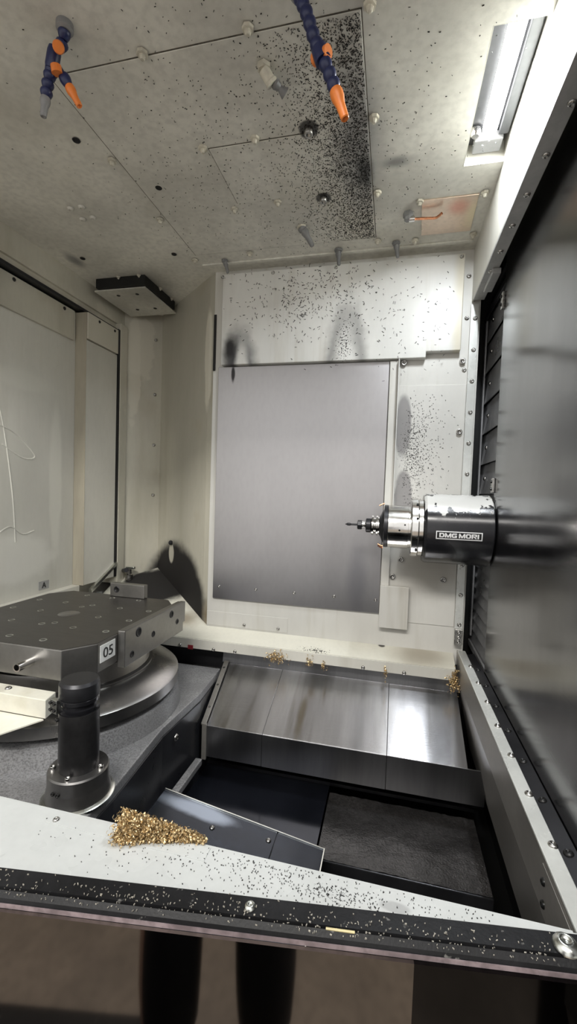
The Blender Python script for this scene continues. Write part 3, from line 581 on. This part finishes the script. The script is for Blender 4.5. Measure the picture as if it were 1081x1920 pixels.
# ================================================================== SPINDLE
SY, SZ = 1.655, 1.488
spn = empty('spindle_head', (.2, SY, SZ-.125)); tag(spn, 'black cylindrical spindle housing with worn top and silver badge', 'spindle')
D = (-1, 0, 0)
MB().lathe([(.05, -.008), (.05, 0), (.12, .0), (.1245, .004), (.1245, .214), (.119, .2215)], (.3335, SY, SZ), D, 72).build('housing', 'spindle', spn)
MB().lathe([(.101, 0), (.103, .003), (.103, .016), (.1, .019), (.107, .020), (.107, .04), (.104, .043)], (.1118, SY, SZ), D, 64).build('flange_ring', 'bright', spn)
ns = MB().lathe([(.076, 0), (.076, .008), (.079, .009), (.079, .078), (.077, .080)], (.0686, SY, SZ), D, 64).build('nose_sleeve', 'bright', spn)
MB().lathe([(.0785, 0), (.0785, .012), (.074, .014)], (-.0118, SY, SZ), D, 64).build('nose_ring', 'dark', spn)
MB().lathe([(.062, 0), (.058, .005), (.04, .012), (.036, .016)], (-.026, SY, SZ), D, 48).build('nose_face', 'dark', spn)
for a in (-.25, .35, .9, -.75): screw((.088, SY-.1075*math.cos(a), SZ+.1075*math.sin(a)), (0, -math.cos(a), math.sin(a)), .004, ns, 'cap', 'blackscrew')
for x, a, r in ((.03, -.1, .0035), (.048, .15, .003)): screw((x, SY-.0795*math.cos(a), SZ+.0795*math.sin(a)), (0, -math.cos(a), math.sin(a)), r, ns, 'hole', 'blackscrew', 'oil_hole')
# badge curved on the housing
def onc(x, z, r): s = (z-SZ)/.1245; return (x, SY-r*math.cos(math.asin(s)), SZ+r*s)
def curved(name, m, x0, x1, z0, z1, r0, r1, par, n=8):
    bb = MB(); vs = []
    for i in range(n+1):
        z = z0+(z1-z0)*i/n
        for r in (r0, r1):
            for x in (x0, x1): vs.append(onc(x, z, r))
    fs = []
    for i in range(n):
        k = 4*i; fs += [(k+2, k+3, k+7, k+6), (k, k+2, k+6, k+4), (k+1, k+5, k+7, k+3)]
    fs += [(0, 1, 3, 2), (4*n, 4*n+2, 4*n+3, 4*n+1)]
    return bb.add(vs, fs, False).build(name, m, par)
bx0, bx1, bz0, bz1 = .148, .293, 1.462, 1.489
bd = curved('badge', 'badge', bx0, bx1, bz0, bz1, .1246, .1262, spn)
bd['label'] = 'black badge with silver border and bold letters'
for c_ in ((bx0, bx1, bz0, bz0+.003), (bx0, bx1, bz1-.003, bz1), (bx0, bx0+.003, bz0+.003, bz1-.003), (bx1-.003, bx1, bz0+.003, bz1-.003)): curved('badge_border', 'text', *c_, .1262, .1270, bd)
def ring(o_, i_): n = len(o_); return [(o_[k], o_[(k+1) % n], i_[(k+1) % n], i_[k]) for k in range(n)]
def rc(x0, x1, y0, y1): return [(x0, y0), (x1, y0), (x1, y1), (x0, y1)]
RND = [(0, .22), (0, .78), (.2, 1), (.92, 1), (1.12, .78), (1.12, .22), (.92, 0), (.2, 0)]; RNI = [(.33, .3), (.33, .7), (.38, .76), (.74, .76), (.79, .7), (.79, .3), (.74, .24), (.38, .24)]
LET = {'D': (1.1, ring([(0, 0), (0, 1), (.85, 1), (1.1, .74), (1.1, .26), (.85, 0)], [(.32, .24), (.32, .76), (.68, .76), (.78, .66), (.78, .34), (.68, .24)])),
       'M': (1.36, [rc(0, .3, 0, 1), rc(1.06, 1.36, 0, 1), [(.3, 1), (.3, .52), (.56, 0), (.68, .0), (.68, .36)], [(1.06, 1), (1.06, .52), (.80, 0), (.68, .0), (.68, .36)]]),
       'G': (1.1, [rc(0, .33, .2, .8), [(0, .8), (.2, 1), (1.1, 1), (1.1, .74), (.33, .74), (.33, .8)], [(0, .2), (.2, 0), (1.1, 0), (1.1, .24), (.33, .24), (.33, .2)], rc(.78, 1.1, .24, .56), rc(.56, .78, .38, .56)]),
       'O': (1.12, ring(RND, RNI)), 'I': (.32, [rc(0, .32, 0, 1)]),
       'R': (1.14, [rc(0, .32, 0, 1), rc(.32, 1.0, .78, 1), rc(.32, .8, .36, .56), rc(.8, 1.12, .42, .94), [(.48, .36), (.80, .36), (1.14, 0), (.76, 0)]])}
word = 'DMG MORI'; GAP = .1; tot = sum(LET[c][0]+GAP if c != ' ' else .3 for c in word)-GAP
tb = MB(); xx = 0; W_, H_ = .124, .0145; xb, zb0 = (bx0+bx1)/2-W_/2, (bz0+bz1)/2-H_/2
for c in word:
    if c == ' ': xx += .3; continue
    for poly in LET[c][1]:
        pv = [(xb+(xx+x)*W_/tot, zb0+z*H_) for x, z in poly]; n = len(pv)
        tb.add([onc(x, z, .1262) for x, z in pv]+[onc(x, z, .1272) for x, z in pv], [list(range(n, 2*n))]+[(k, (k+1) % n, (k+1) % n+n, k+n) for k in range(n)])
    xx += LET[c][0]+GAP
tb.build('badge_letters', 'text', bd)
# tool in the spindle
th = empty('tool_holder', (-.08, SY, SZ-.03)); tag(th, 'steel tool holder with a thin drill held in the spindle', 'tool holder')
MB().lathe([(.032, 0), (.032, .004), (.036, .005), (.036, .011), (.028, .014), (.028, .018), (.036, .021), (.036, .027), (.024, .03)], (-.0422, SY, SZ), D, 40).build('holder_flange', 'bright', th)
MB().lathe([(.024, 0), (.027, .002), (.027, .017), (.024, .019)], (-.0724, SY, SZ), D, 36).build('holder_body', 'dark', th)
MB().lathe([(.01, 0), (.013, .014)], (-.0916, SY, SZ), D, 24).build('holder_neck', 'bright', th)
MB().lathe([(.016, 0), (.0175, .002), (.0175, .015), (.015, .017)], (-.1058, SY, SZ), D, 8, smooth=False).build('collet_nut', 'dark', th)
MB().lathe([(.004, 0), (.004, .025), (.0055, .027), (.0055, .036), (.0005, .046)], (-.123, SY, SZ), D, 16).build('drill_bit', 'dark', th)
for i, (dy, dz) in enumerate(((.0, .083), (-.03, -.07), (-.02, -.078))):
    jt = MB().tube([(-.026, SY+dy-.02, SZ+dz), (-.034, SY+dy-.02, SZ+dz*.97), (-.044, SY+dy-.02, SZ+dz*.9)], .0025, 8).build('coolant_jet', 'copper', spn)

# ================================================================== CEILING FITTINGS
def segs(path, step, r, par):
    pts = smoothpath(path, 24); d = 0; last = pts[0]; st = [pts[0]]
    for p in pts[1:]:
        d += (p-last).length; last = p
        if d >= step: st.append(p); d = 0
    for a, b_ in zip(st, st[1:]):
        dr_ = (b_-a).normalized(); L_ = (b_-a).length
        MB().lathe([(r*.62, -.12*L_), (r*.95, .08*L_), (r*1.02, .3*L_), (r*.92, .55*L_), (r*.7, .86*L_), (r*.62, .9*L_)], a, dr_, 16).build('hose_segment', 'hose', par)
    return st[-1], (st[-1]-st[-2]).normalized()
def nozzle(p, d, l, r, m, par, name='nozzle'):
    return MB().lathe([(r*.9, -.002), (r, .08*l), (r*.98, .22*l), (r*.72, .45*l), (r*.62, .97*l), (r*.5, l), (r*.3, l*.97), (0.0001, l*.85)], p, d, 18, caps=False).build(name, m, par)
h1 = empty('coolant_hose', (-0.706, 0.812, 2.56)); tag(h1, 'forked navy segmented coolant hose with orange valve and grey tip', 'coolant hose', 'segmented coolant hoses on the ceiling')
c0 = Vector((-0.706, 0.812, 2.56))
MB().lathe([(.017, 0), (.017, .012), (.012, .016)], c0, (0, 0, -1), 20).build('ceiling_fitting', 'greyp', h1)
pa = [c0+Vector((0, 0, -.012)), (-0.71, 0.815, 2.535), (-0.726, 0.82, 2.518), (-0.737, 0.825, 2.506)]
segs(pa, .019, .0125, h1)
e1 = Vector((-0.737, 0.825, 2.506))
MB().lathe([(.010, 0), (.0115, .004), (.0115, .02), (.010, .024)], e1+Vector((.014, -.01, .014)), (.4, -.5, -.55), 18).build('valve_knob', 'orange', h1)
MB().lathe([(.012, -.016), (.0135, -.008), (.0135, .018), (.012, .024)], e1+Vector((-.008, 0, .008)), (-.3, .1, -.9), 18).build('valve_body', 'hose', h1)
MB().lathe([(.011, 0), (.011, .014)], e1+Vector((-.002, .0, -.012)), (.1, .2, -.95), 18).build('valve_collar', 'orange', h1)
ya = Vector((-0.752, 0.83, 2.503))
MB().lathe([(.012, -.012), (.0135, 0), (.0135, .014), (.010, .02)], ya, (-.2, .1, -.9), 18).build('fork', 'hose', h1)
pe, de = segs([ya, (-0.76, 0.83, 2.479), (-0.765, 0.83, 2.458), (-0.769, 0.83, 2.434)], .0165, .0125, h1)
nozzle(pe, de, .038, .0105, 'greyp', h1)
pe, de = segs([ya, (-0.737, 0.84, 2.492), (-0.724, 0.845, 2.469), (-0.712, 0.85, 2.449)], .026, .012, h1)
nozzle(pe, de, .042, .0105, 'orange', h1)
h2 = empty('coolant_hose', (-0.215, 0.849, 2.56)); tag(h2, 'single navy segmented coolant hose with long orange nozzle below the dark smudge', 'coolant hose', 'segmented coolant hoses on the ceiling')
c0 = Vector((-0.215, 0.849, 2.56))
MB().lathe([(.017, 0), (.017, .012), (.012, .016)], c0, (0, 0, -1), 20).build('ceiling_fitting', 'greyp', h2)
h2['label'] = 'single navy segmented coolant hose ending in an orange nozzle'
pe, de = segs([c0+Vector((0, 0, -.012)), (-0.196, 0.84, 2.503), (-0.181, 0.84, 2.457), (-0.163, 0.84, 2.417), (-0.147, 0.84, 2.382), (-0.131, 0.84, 2.34)], .0205, .0125, h2)
nozzle(pe, de, .056, .0125, 'orange', h2)
vp = Vector((-0.165, 0.84, 2.421))
MB().lathe([(.011, -.018), (.011, .018)], vp, (.8, -.5, -.2), 20).build('valve_knob', 'orange', h2)
MB().lathe([(.015, -.013), (.016, 0), (.015, .013)], vp, de, 20).build('valve_body', 'hose', h2)
# spray nozzles
def spray(base, tip, r, label, m1='greyp', collar=False):
    o = empty('spray_nozzle', base); tag(o, label, 'nozzle', 'spray nozzles on the ceiling'); base = Vector(base); tip = Vector(tip); d = tip-base; L_ = d.length
    MB().lathe([(r*1.35, 0), (r*1.35, .12*L_), (r*1.0, .16*L_), (r*1.1, .3*L_), (r*.75, .5*L_), (r*.62, .96*L_), (r*.45, L_)], base, d, 16).build('nozzle_body', m1, o)
    MB().lathe([(r*1.5, 0), (r*1.5, .004), (r*1.2, .006)], base, (0, 0, -1), 8, smooth=False).build('nut', 'whitep' if collar else 'greyp', o)
    return o
spray((-0.721, 1.743, 2.558), (-0.709, 1.752, 2.509), .0095, 'small grey spray nozzle at the left end of the splash cover')
spray((-0.247, 1.744, 2.558), (-0.244, 1.752, 2.501), .011, 'small grey spray nozzle midway along the splash cover')
spray((-0.027, 1.734, 2.558), (-0.019, 1.74, 2.505), .0105, 'small grey spray nozzle nearest the copper tube')
spray((-0.358, 1.577, 2.558), (-0.321, 1.6, 2.499), .013, 'tilted grey spray nozzle on an off-white nut beside the ceiling panel edge', collar=True)
bn = empty('swivel_nozzle', (-0.323, 0.976, 2.558)); tag(bn, 'large beige swivel nozzle with flared grey tip among the speckles', 'nozzle', 'spray nozzles on the ceiling')
p0 = Vector((-0.322, 0.974, 2.556)); p1 = Vector((-0.307, 1, 2.547)); p2 = Vector((-0.273, 1, 2.513))
p1 = p0+Vector((.02, .016, -.026)); p2 = p1+Vector((.026, .024, -.014))
MB().lathe([(.016, 0), (.016, .009), (.012, .011)], p0, (0, 0, -1), 6, smooth=False).build('hex_nut', 'whitep', bn)
MB().lathe([(.0125, 0), (.0125, .024), (.0145, .026), (.0145, .031), (.012, .032)], p0+Vector((0, 0, -.01)), p1-p0, 18).build('swivel_body', 'whitep', bn)
MB().lathe([(.010, 0), (.0115, .006), (.009, .012), (.0065, .016), (.0125, .032), (.0115, .032), (.003, .022)], p1+(p1-p0)*.0, p2-p1, 18, caps=False).build('flared_tip', 'greyp', bn)
# plate with painted copper reflection, and copper tube
sq = [(0.051, 1.506, 2.556), (0.222, 1.517, 2.556), (0.23, 1.692, 2.556), (0.063, 1.688, 2.556)]
pl = slab('bright_plate', 'warmplate', [(.052, 1.505, ZC-.0045), (.225, 1.505, ZC-.0045), (.230, 1.70, ZC-.0045), (.062, 1.70, ZC-.0045)], (0, 0, .0043), bevel=.001); tag(pl, 'small bright plate with painted copper reflection on the ceiling beside the copper tube', 'plate')
ct = empty('copper_jet', (0.011, 1.565, 2.56)); tag(ct, 'bent copper air tube in a grey ceiling fitting', 'tube')
c0 = Vector((0.011, 1.565, 2.56))
MB().lathe([(.017, 0), (.017, .014), (.013, .016), (.012, .026)], c0, (0, 0, -1), 6, smooth=False).build('fitting', 'greyp', ct)
MB().lathe([(.009, 0), (.009, .018)], c0+Vector((.004, 0, -.022)), (1, .06, 0), 14).build('collar', 'bright', ct)
MB().tube(smoothpath([c0+Vector((.015, 0, -.022)), c0+Vector((.06, .002, -.024)), c0+Vector((.088, .003, -.025)), c0+Vector((.099, -.004, -.024)), c0+Vector((.108, -.014, -.022))], 6), .0042, 10).build('bent_tube', 'copper', ct)
# mounting block by the left corner
mk = empty('mounting_block', (-1.22, 1.93, ZC-.045)); tag(mk, 'ivory mounting plate on black spacer bars under the ceiling corner', 'mounting plate')
box('spacer', 'soft_black', (-1.38, -1.128, 1.798, 2.08, ZC-.043, ZC-.001), mk, .001)
mp = slab('plate', 'ceiling', [(-1.40, 1.815, ZC-.05), (-1.135, 1.815, ZC-.05), (-1.135, 2.11, ZC-.05), (-1.40, 2.11, ZC-.05)], (0, 0, .006), mk, .001)
for x in (-1.31, -1.21):
    for y in (1.87, 2.03): screw((x, y, ZC-.05), (0, 0, -1), .009, mp, 'hole', 'soft_black', 'bolt_hole')
for x, y in ((-1.26, 1.795), (-1.155, 1.795), (-1.125, 1.93), (-1.125, 2.04)): screw((x, y, ZC-.001), (0, 0, -1), .009, mk, 'plug', 'whitep', 'plug')

# ================================================================== FRONT SILL
ang = math.atan2(.653-.535, .246+.568); T = Vector((math.cos(ang), math.sin(ang), 0)); Nn = Vector((T.y, -T.x, 0)); Q = Vector((-.568, .535, 0))
def sw(s, w, z): p = Q+T*s+Nn*w; return (p.x, p.y, z)
sh = struct(slab('trim_5', 'sill', [(-1.44, .662, 1.0), (.276, .662, 1.0), (.276, sw(.846, 0, 0)[1]+.0045, 1.0), sw(-.9, -.0005, 1.0)], (0, 0, -.004)), 'white sheet metal sill between the doorway strip and the chip pit', 'sill')
box('sheet_lip', 'sill', (-1.44, .272, .6625, .6655, .965, .9995), sh)
ap = slab('access_plate', 'sill', [(-0.576, 0.633, 1), (-.27, .632, 1.0), (-.27, .659, 1.0), (-0.555, 0.657, 1)], (0, 0, .0012), sh, .0003)
q = (-0.559, 0.636, 1); screw((q[0], q[1]+.006, 1.0012), (0, 0, 1), .006, ap)
st = empty('sill_strip', sw(.5, .02, .98)); struct(st, 'black rubber doorway strip in front of the white sill', 'sill strip')
def ext(name, m, prof, par, s0=-.9, s1=1.2): return slab(name, m, [sw(s0, w, z) for w, z in prof], T*(s1-s0), par)
ext('strip_base', 'black', [(0, .994), (0, 1.003), (.0285, 1.002), (.030, .994)], st)
ext('strip_groove', 'black', [(.0303, .990), (.0303, .999), (.034, 1.002), (.040, .996), (.0425, .990)], st)
ext('strip_lip', 'lip', [(.0427, .986), (.0427, .9915), (.0442, .992), (.0447, .986)], st)
for s_, r_ in (((-0.173, 0.576, 1.003), .0085), ((0.253, 0.635, 1.003), .017)): screw(s_, (0, 0, 1), r_, st, 'button', 'rail')
fp = struct(ext('wall_front', 'gloss', [(.045, .05), (.045, .9855), (.05, .9855), (.05, .05)], None, -.9, .622), 'glossy dark front panel reflecting the floor and a pair of legs', 'panel')
ext('panel_post', 'gloss', [(.0445, .05), (.0445, .985), (.0495, .985), (.0495, .05)], fp, .585, .622)
ext('side_panel', 'glossblack', [(.045, .05), (.045, .9855), (.05, .9855), (.05, .05)], fp, .622, 1.3)

# ================================================================== SHOP FLOOR, PERSON
fl_ = struct(box('floor_shop', 'concrete', (-5, 5, -6, 4, -.02, 0)), 'brown concrete shop floor in front of the machine', 'floor')
mt = slab('floor_mat', 'black', [(-1.9, -.30, .0005), (-.45, -.147, .0005), (-.45, .35, .0005), (-1.9, .3, .0005)], (0, 0, .012)); tag(mt, 'black rubber mat on the shop floor by the front panel', 'mat')
def person():
    V, E, RAD = [], [], []
    def add(p, r, prev=None):
        V.append(p); RAD.append(r)
        if prev is not None: E.append((prev, len(V)-1))
        return len(V)-1
    px, py = -.245, -.17
    pel = add((px, py, .93), .15); ab = add((px, py-.02, 1.08), .14, pel); chs = add((px, py-.04, 1.3), .155, ab); nk = add((px, py-.03, 1.46), .062, chs); nk2 = add((px, py-.01, 1.53), .06, nk)
    hd = add((px, py+.0, 1.61), .085, nk2); add((px, py+.0, 1.70), .08, hd)
    for s in (-1, 1):
        hip = add((px+s*.095, py+.02, .84), .108, pel); kn = add((px+s*.125, py+.155, .48), .09, hip); sh_ = add((px+s*.128, py+.16, .3), .088, kn); an = add((px+s*.13, py+.13, .10), .078, sh_)
        shd = add((px+s*.19, py-.04, 1.4), .07, chs)
        if s > 0: el = add((px+.26, py+.02, 1.16), .05, shd); wr_ = add((px+.245, py+.08, 1.40), .035, el); hnd = add((px+.24, py+.095, 1.47), .036, wr_); base = Vector((px+.24, py+.10, 1.49)); dirs = [(-.03+.02*i, .012, .05-.006*abs(i-1)) for i in range(4)]; th_ = (-.05, .02, .01)
        else: el = add((px-.25, py-.02, 1.14), .05, shd); wr_ = add((px-.24, py+.05, .92), .034, el); hnd = add((px-.235, py+.08, .84), .036, wr_); base = Vector((px-.235, py+.085, .82)); dirs = [(.0, -.03+.02*i, -.055+.006*abs(i-1)) for i in range(4)]; th_ = (.02, .05, -.01)
        for dd in dirs:
            f1 = add(tuple(base+Vector(dd)*.55), .011, hnd); f2 = add(tuple(base+Vector(dd)*1.1+Vector((0, .006, 0))), .009, f1); add(tuple(base+Vector(dd)*1.5+Vector((0, .016, 0))), .008, f2)
        t1 = add(tuple(base+Vector(th_)*.6), .012, hnd); add(tuple(base+Vector(th_)*1.1), .010, t1)
    me = bpy.data.meshes.new('person'); me.from_pydata(V, E, []); o = bpy.data.objects.new('person_rig', me); COL.objects.link(o)
    md = o.modifiers.new('skin', 'SKIN'); lay = me.skin_vertices[0].data
    for i, r in enumerate(RAD): lay[i].radius = (r, r*(.78 if i in (pel, ab, chs) else 1)); lay[i].use_root = (i == 0)
    md.use_smooth_shade = True; o.modifiers.new('sub', 'SUBSURF').levels = 2
    dg = bpy.context.evaluated_depsgraph_get(); dg.update(); m2 = bpy.data.meshes.new_from_object(o.evaluated_get(dg)); bpy.data.objects.remove(o)
    m2.name = 'body'; m2.materials.clear()
    for k in ('denim', 'shirt', 'skin'): m2.materials.append(M[k])
    for p in m2.polygons:
        c = p.center; p.material_index = 0 if c.z < .96 else (1 if c.z < 1.48 else 2)
        if abs(c.x-px) > .19 and c.y > py+.03 and (c.z < .93 and c.x < px): p.material_index = 2
        if c.x > px+.2 and c.z > 1.42: p.material_index = 2
        p.use_smooth = True
    root = empty('person', (px, py, 0)); tag(root, 'person in dark jeans standing before the glossy front panel', 'person')
    bo = bpy.data.objects.new('body', m2); COL.objects.link(bo); WP['body'] = Vector((0, 0, 0)); bo.parent = root; bo.location = Vector((0, 0, 0))-WP[root.name]
    hm = MB().lathe([(.02, .105), (.07, .085), (.092, .03), (.094, -.03), (.07, -.06)], (px, py-.022, 1.69), (0, -.25, 1), 24).build('hair', 'hair', root)
    for s in (-1, 1):
        MB().lathe([(.006, -.022), (.016, -.012), (.018, .01), (.008, .024)], (px+s*.086, py, 1.625), (0, 0, 1), 10).build('ear', 'skin', root)
        MB().lathe([(.004, -.008), (.011, 0), (.004, .008)], (px+s*.032, py+.082, 1.645), (1, 0, 0), 12).build('eye', 'ink', root)
        bs = MB()
        bs.prism([(px+s*.13-.05, py+.05, .0), (px+s*.13+.05, py+.05, 0), (px+s*.135+.052, py+.25, 0), (px+s*.135+.03, py+.32, 0), (px+s*.135-.03, py+.32, 0), (px+s*.135-.052, py+.25, 0)], (0, 0, .075)); bs.build('shoe', 'shoe', root, bevel=.02)
    MB().lathe([(.006, .0), (.012, .03), (.017, .045), (.004, .055)], (px, py+.083, 1.655), (0, .25, -1), 10).build('nose', 'skin', root)
    MB().lathe([(.002, -.024), (.007, 0), (.002, .024)], (px, py+.086, 1.577), (1, 0, 0), 10).build('mouth', mat('lips', (.4, .15, .13), .5), root)
person()

# ================================================================== CHIPS
def g(mx, sx, my, sy, x0, x1, y0, y1):
    def f():
        x, y = rnd.gauss(mx, sx), rnd.gauss(my, sy)
        return (x, y) if x0 < x < x1 and y0 < y < y1 else None
    return f
gA = lambda: (lambda x, y: (x, y) if -.82 < x < -.105 else None)(-.105-abs(rnd.gauss(0, .095)), rnd.uniform(.91, 1.685)); gB = g(-.35, .28, 1.3, .3, -1.2, .24, .8, 1.75)
def fce():
    q = gA() if rnd.random() < .8 else gB()
    return q and (q[0], q[1], ZC-.0052 if -.543 < q[0] < -.265 and 1.176 < q[1] < 1.41 else ZC-.0024 if -.826 < q[0] < -.102 and .906 < q[1] < 1.687 else ZC)
specks('ceiling_chips', 'chip', 'black metal chips stuck to the ceiling panel', lambda: (lambda p: None if p and p[0] > .04 and p[1] > 1.49 else p)(fce()), 8000, (0, 0, -1), (.0008, .0042), (.0005, .0012))
def fsm():
    q = g(-.01, .03, 1.13, .018, -.09, .1, 1.05, 1.22)(); return q and (q[0], q[1], ZC)
specks('cover_chips', 'chip', 'black metal chips stuck to the white splash cover', lambda: (lambda q: q and (q[0], 1.7995, q[1]))(g(-.38, .17, 2.4, .09, -.75, .2, 2.05, 2.54)() if rnd.random() < .7 else g(.0, .2, 2.3, .14, -.75, .2, 2.05, 2.54)()), 700, (0, -1, 0), (.003, .011), (.0008, .0022))
specks('wall_chips', 'chip', 'black metal chips stuck to the back wall by the angle bar', lambda: (lambda q: q and (q[0], YB-.004, q[1]))(g(.09, .05, 1.75, .18, .035, .255, 1.55, 2.03)()), 700, (0, -1, 0), (.002, .006), (.001, .002))
specks('sill_chips', 'chip', 'dark metal chips scattered on the white sill sheet', lambda: (lambda q: q and (q[0], q[1], 1.0002) if q and q[1] > .6+.14*(q[0]+.0) else None)(g(-.1, .17, .635, .03, -.6, .2, .54, .66)()), 900, (0, 0, 1), (.0007, .002), (.0004, .0009))
def fstrip():
    s_, w_ = rnd.uniform(-.1, 1.1), abs(rnd.gauss(.03, .012))
    return sw(s_, w_, 1.003) if w_ < .0285 else (sw(s_, w_, .9995) if w_ < .04 else None)
specks('strip_chips', mat('pale_chips', (.45, .42, .36), .5, .3, var=.4, vscale=150), 'pale metal chips littering the black doorway strip', fstrip, 800, (0, 0, 1), (.0007, .003), (.0004, .0012))
q1, q2 = Vector((-0.063, 0.574, 1)), Vector((-0.024, 0.579, 1)); tag(MB().tube([q1+Vector((0, 0, .003)), (q1+q2)/2+Vector((0, -.0006, .0035)), q2+Vector((0, 0, .003))], .0016, 6).build('metal_sliver', mat('yellow_sliver', (.62, .53, .28), .45)), 'thin yellow sliver lying along the black doorway strip', 'sliver')
a_, c_ = Vector((-0.429, 0.637, 1)), Vector((-0.294, 0.663, 1))
def pile():
    t = rnd.random()**1.25; hh = .034*(1-t)**.7+.004; w = .026*(1-t*.75)
    k = abs(rnd.gauss(0, .5)); k = min(k, 1.)
    p = a_.lerp(c_, t); p.y += rnd.uniform(-1, 1)*w*(1-.5*k)+.006; p.x += rnd.gauss(0, .006); p.z = 1.002+hh*k; return p
curls('chip_pile', 'pile of golden metal chips on the white sill', pile, 5200, .0038)
for nm, q, sx_, sz_, n_, lab in (('chip_clump', (-0.442, 1.74, 0.91), .02, .012, 170, 'largest golden chip clump hanging on the slope lip'), ('chip_clump', (-0.301, 1.74, 0.909), .006, .012, 50, 'small golden chip clump on the slope lip beside the largest clump'),
        ('chip_clump', (-0.243, 1.74, 0.901), .004, .010, 30, 'tiny golden chip clump at the middle of the slope lip'), ('chip_clump', (0.004, 1.74, 0.909), .004, .012, 30, 'thin silvery golden chip clump near the rusty end of the lip'),
        ('chip_clump', (0.261, 1.74, 0.9), .010, .02, 260, 'golden chip clump in the corner below the steel rail')):
    qv = Vector(q); o = curls(nm, lab, lambda: (qv.x+rnd.gauss(0, sx_), qv.y-.002-abs(rnd.gauss(0, .006)), qv.z+rnd.gauss(0, sz_)), n_, .006); o['group'] = 'chip clumps on the back lip'
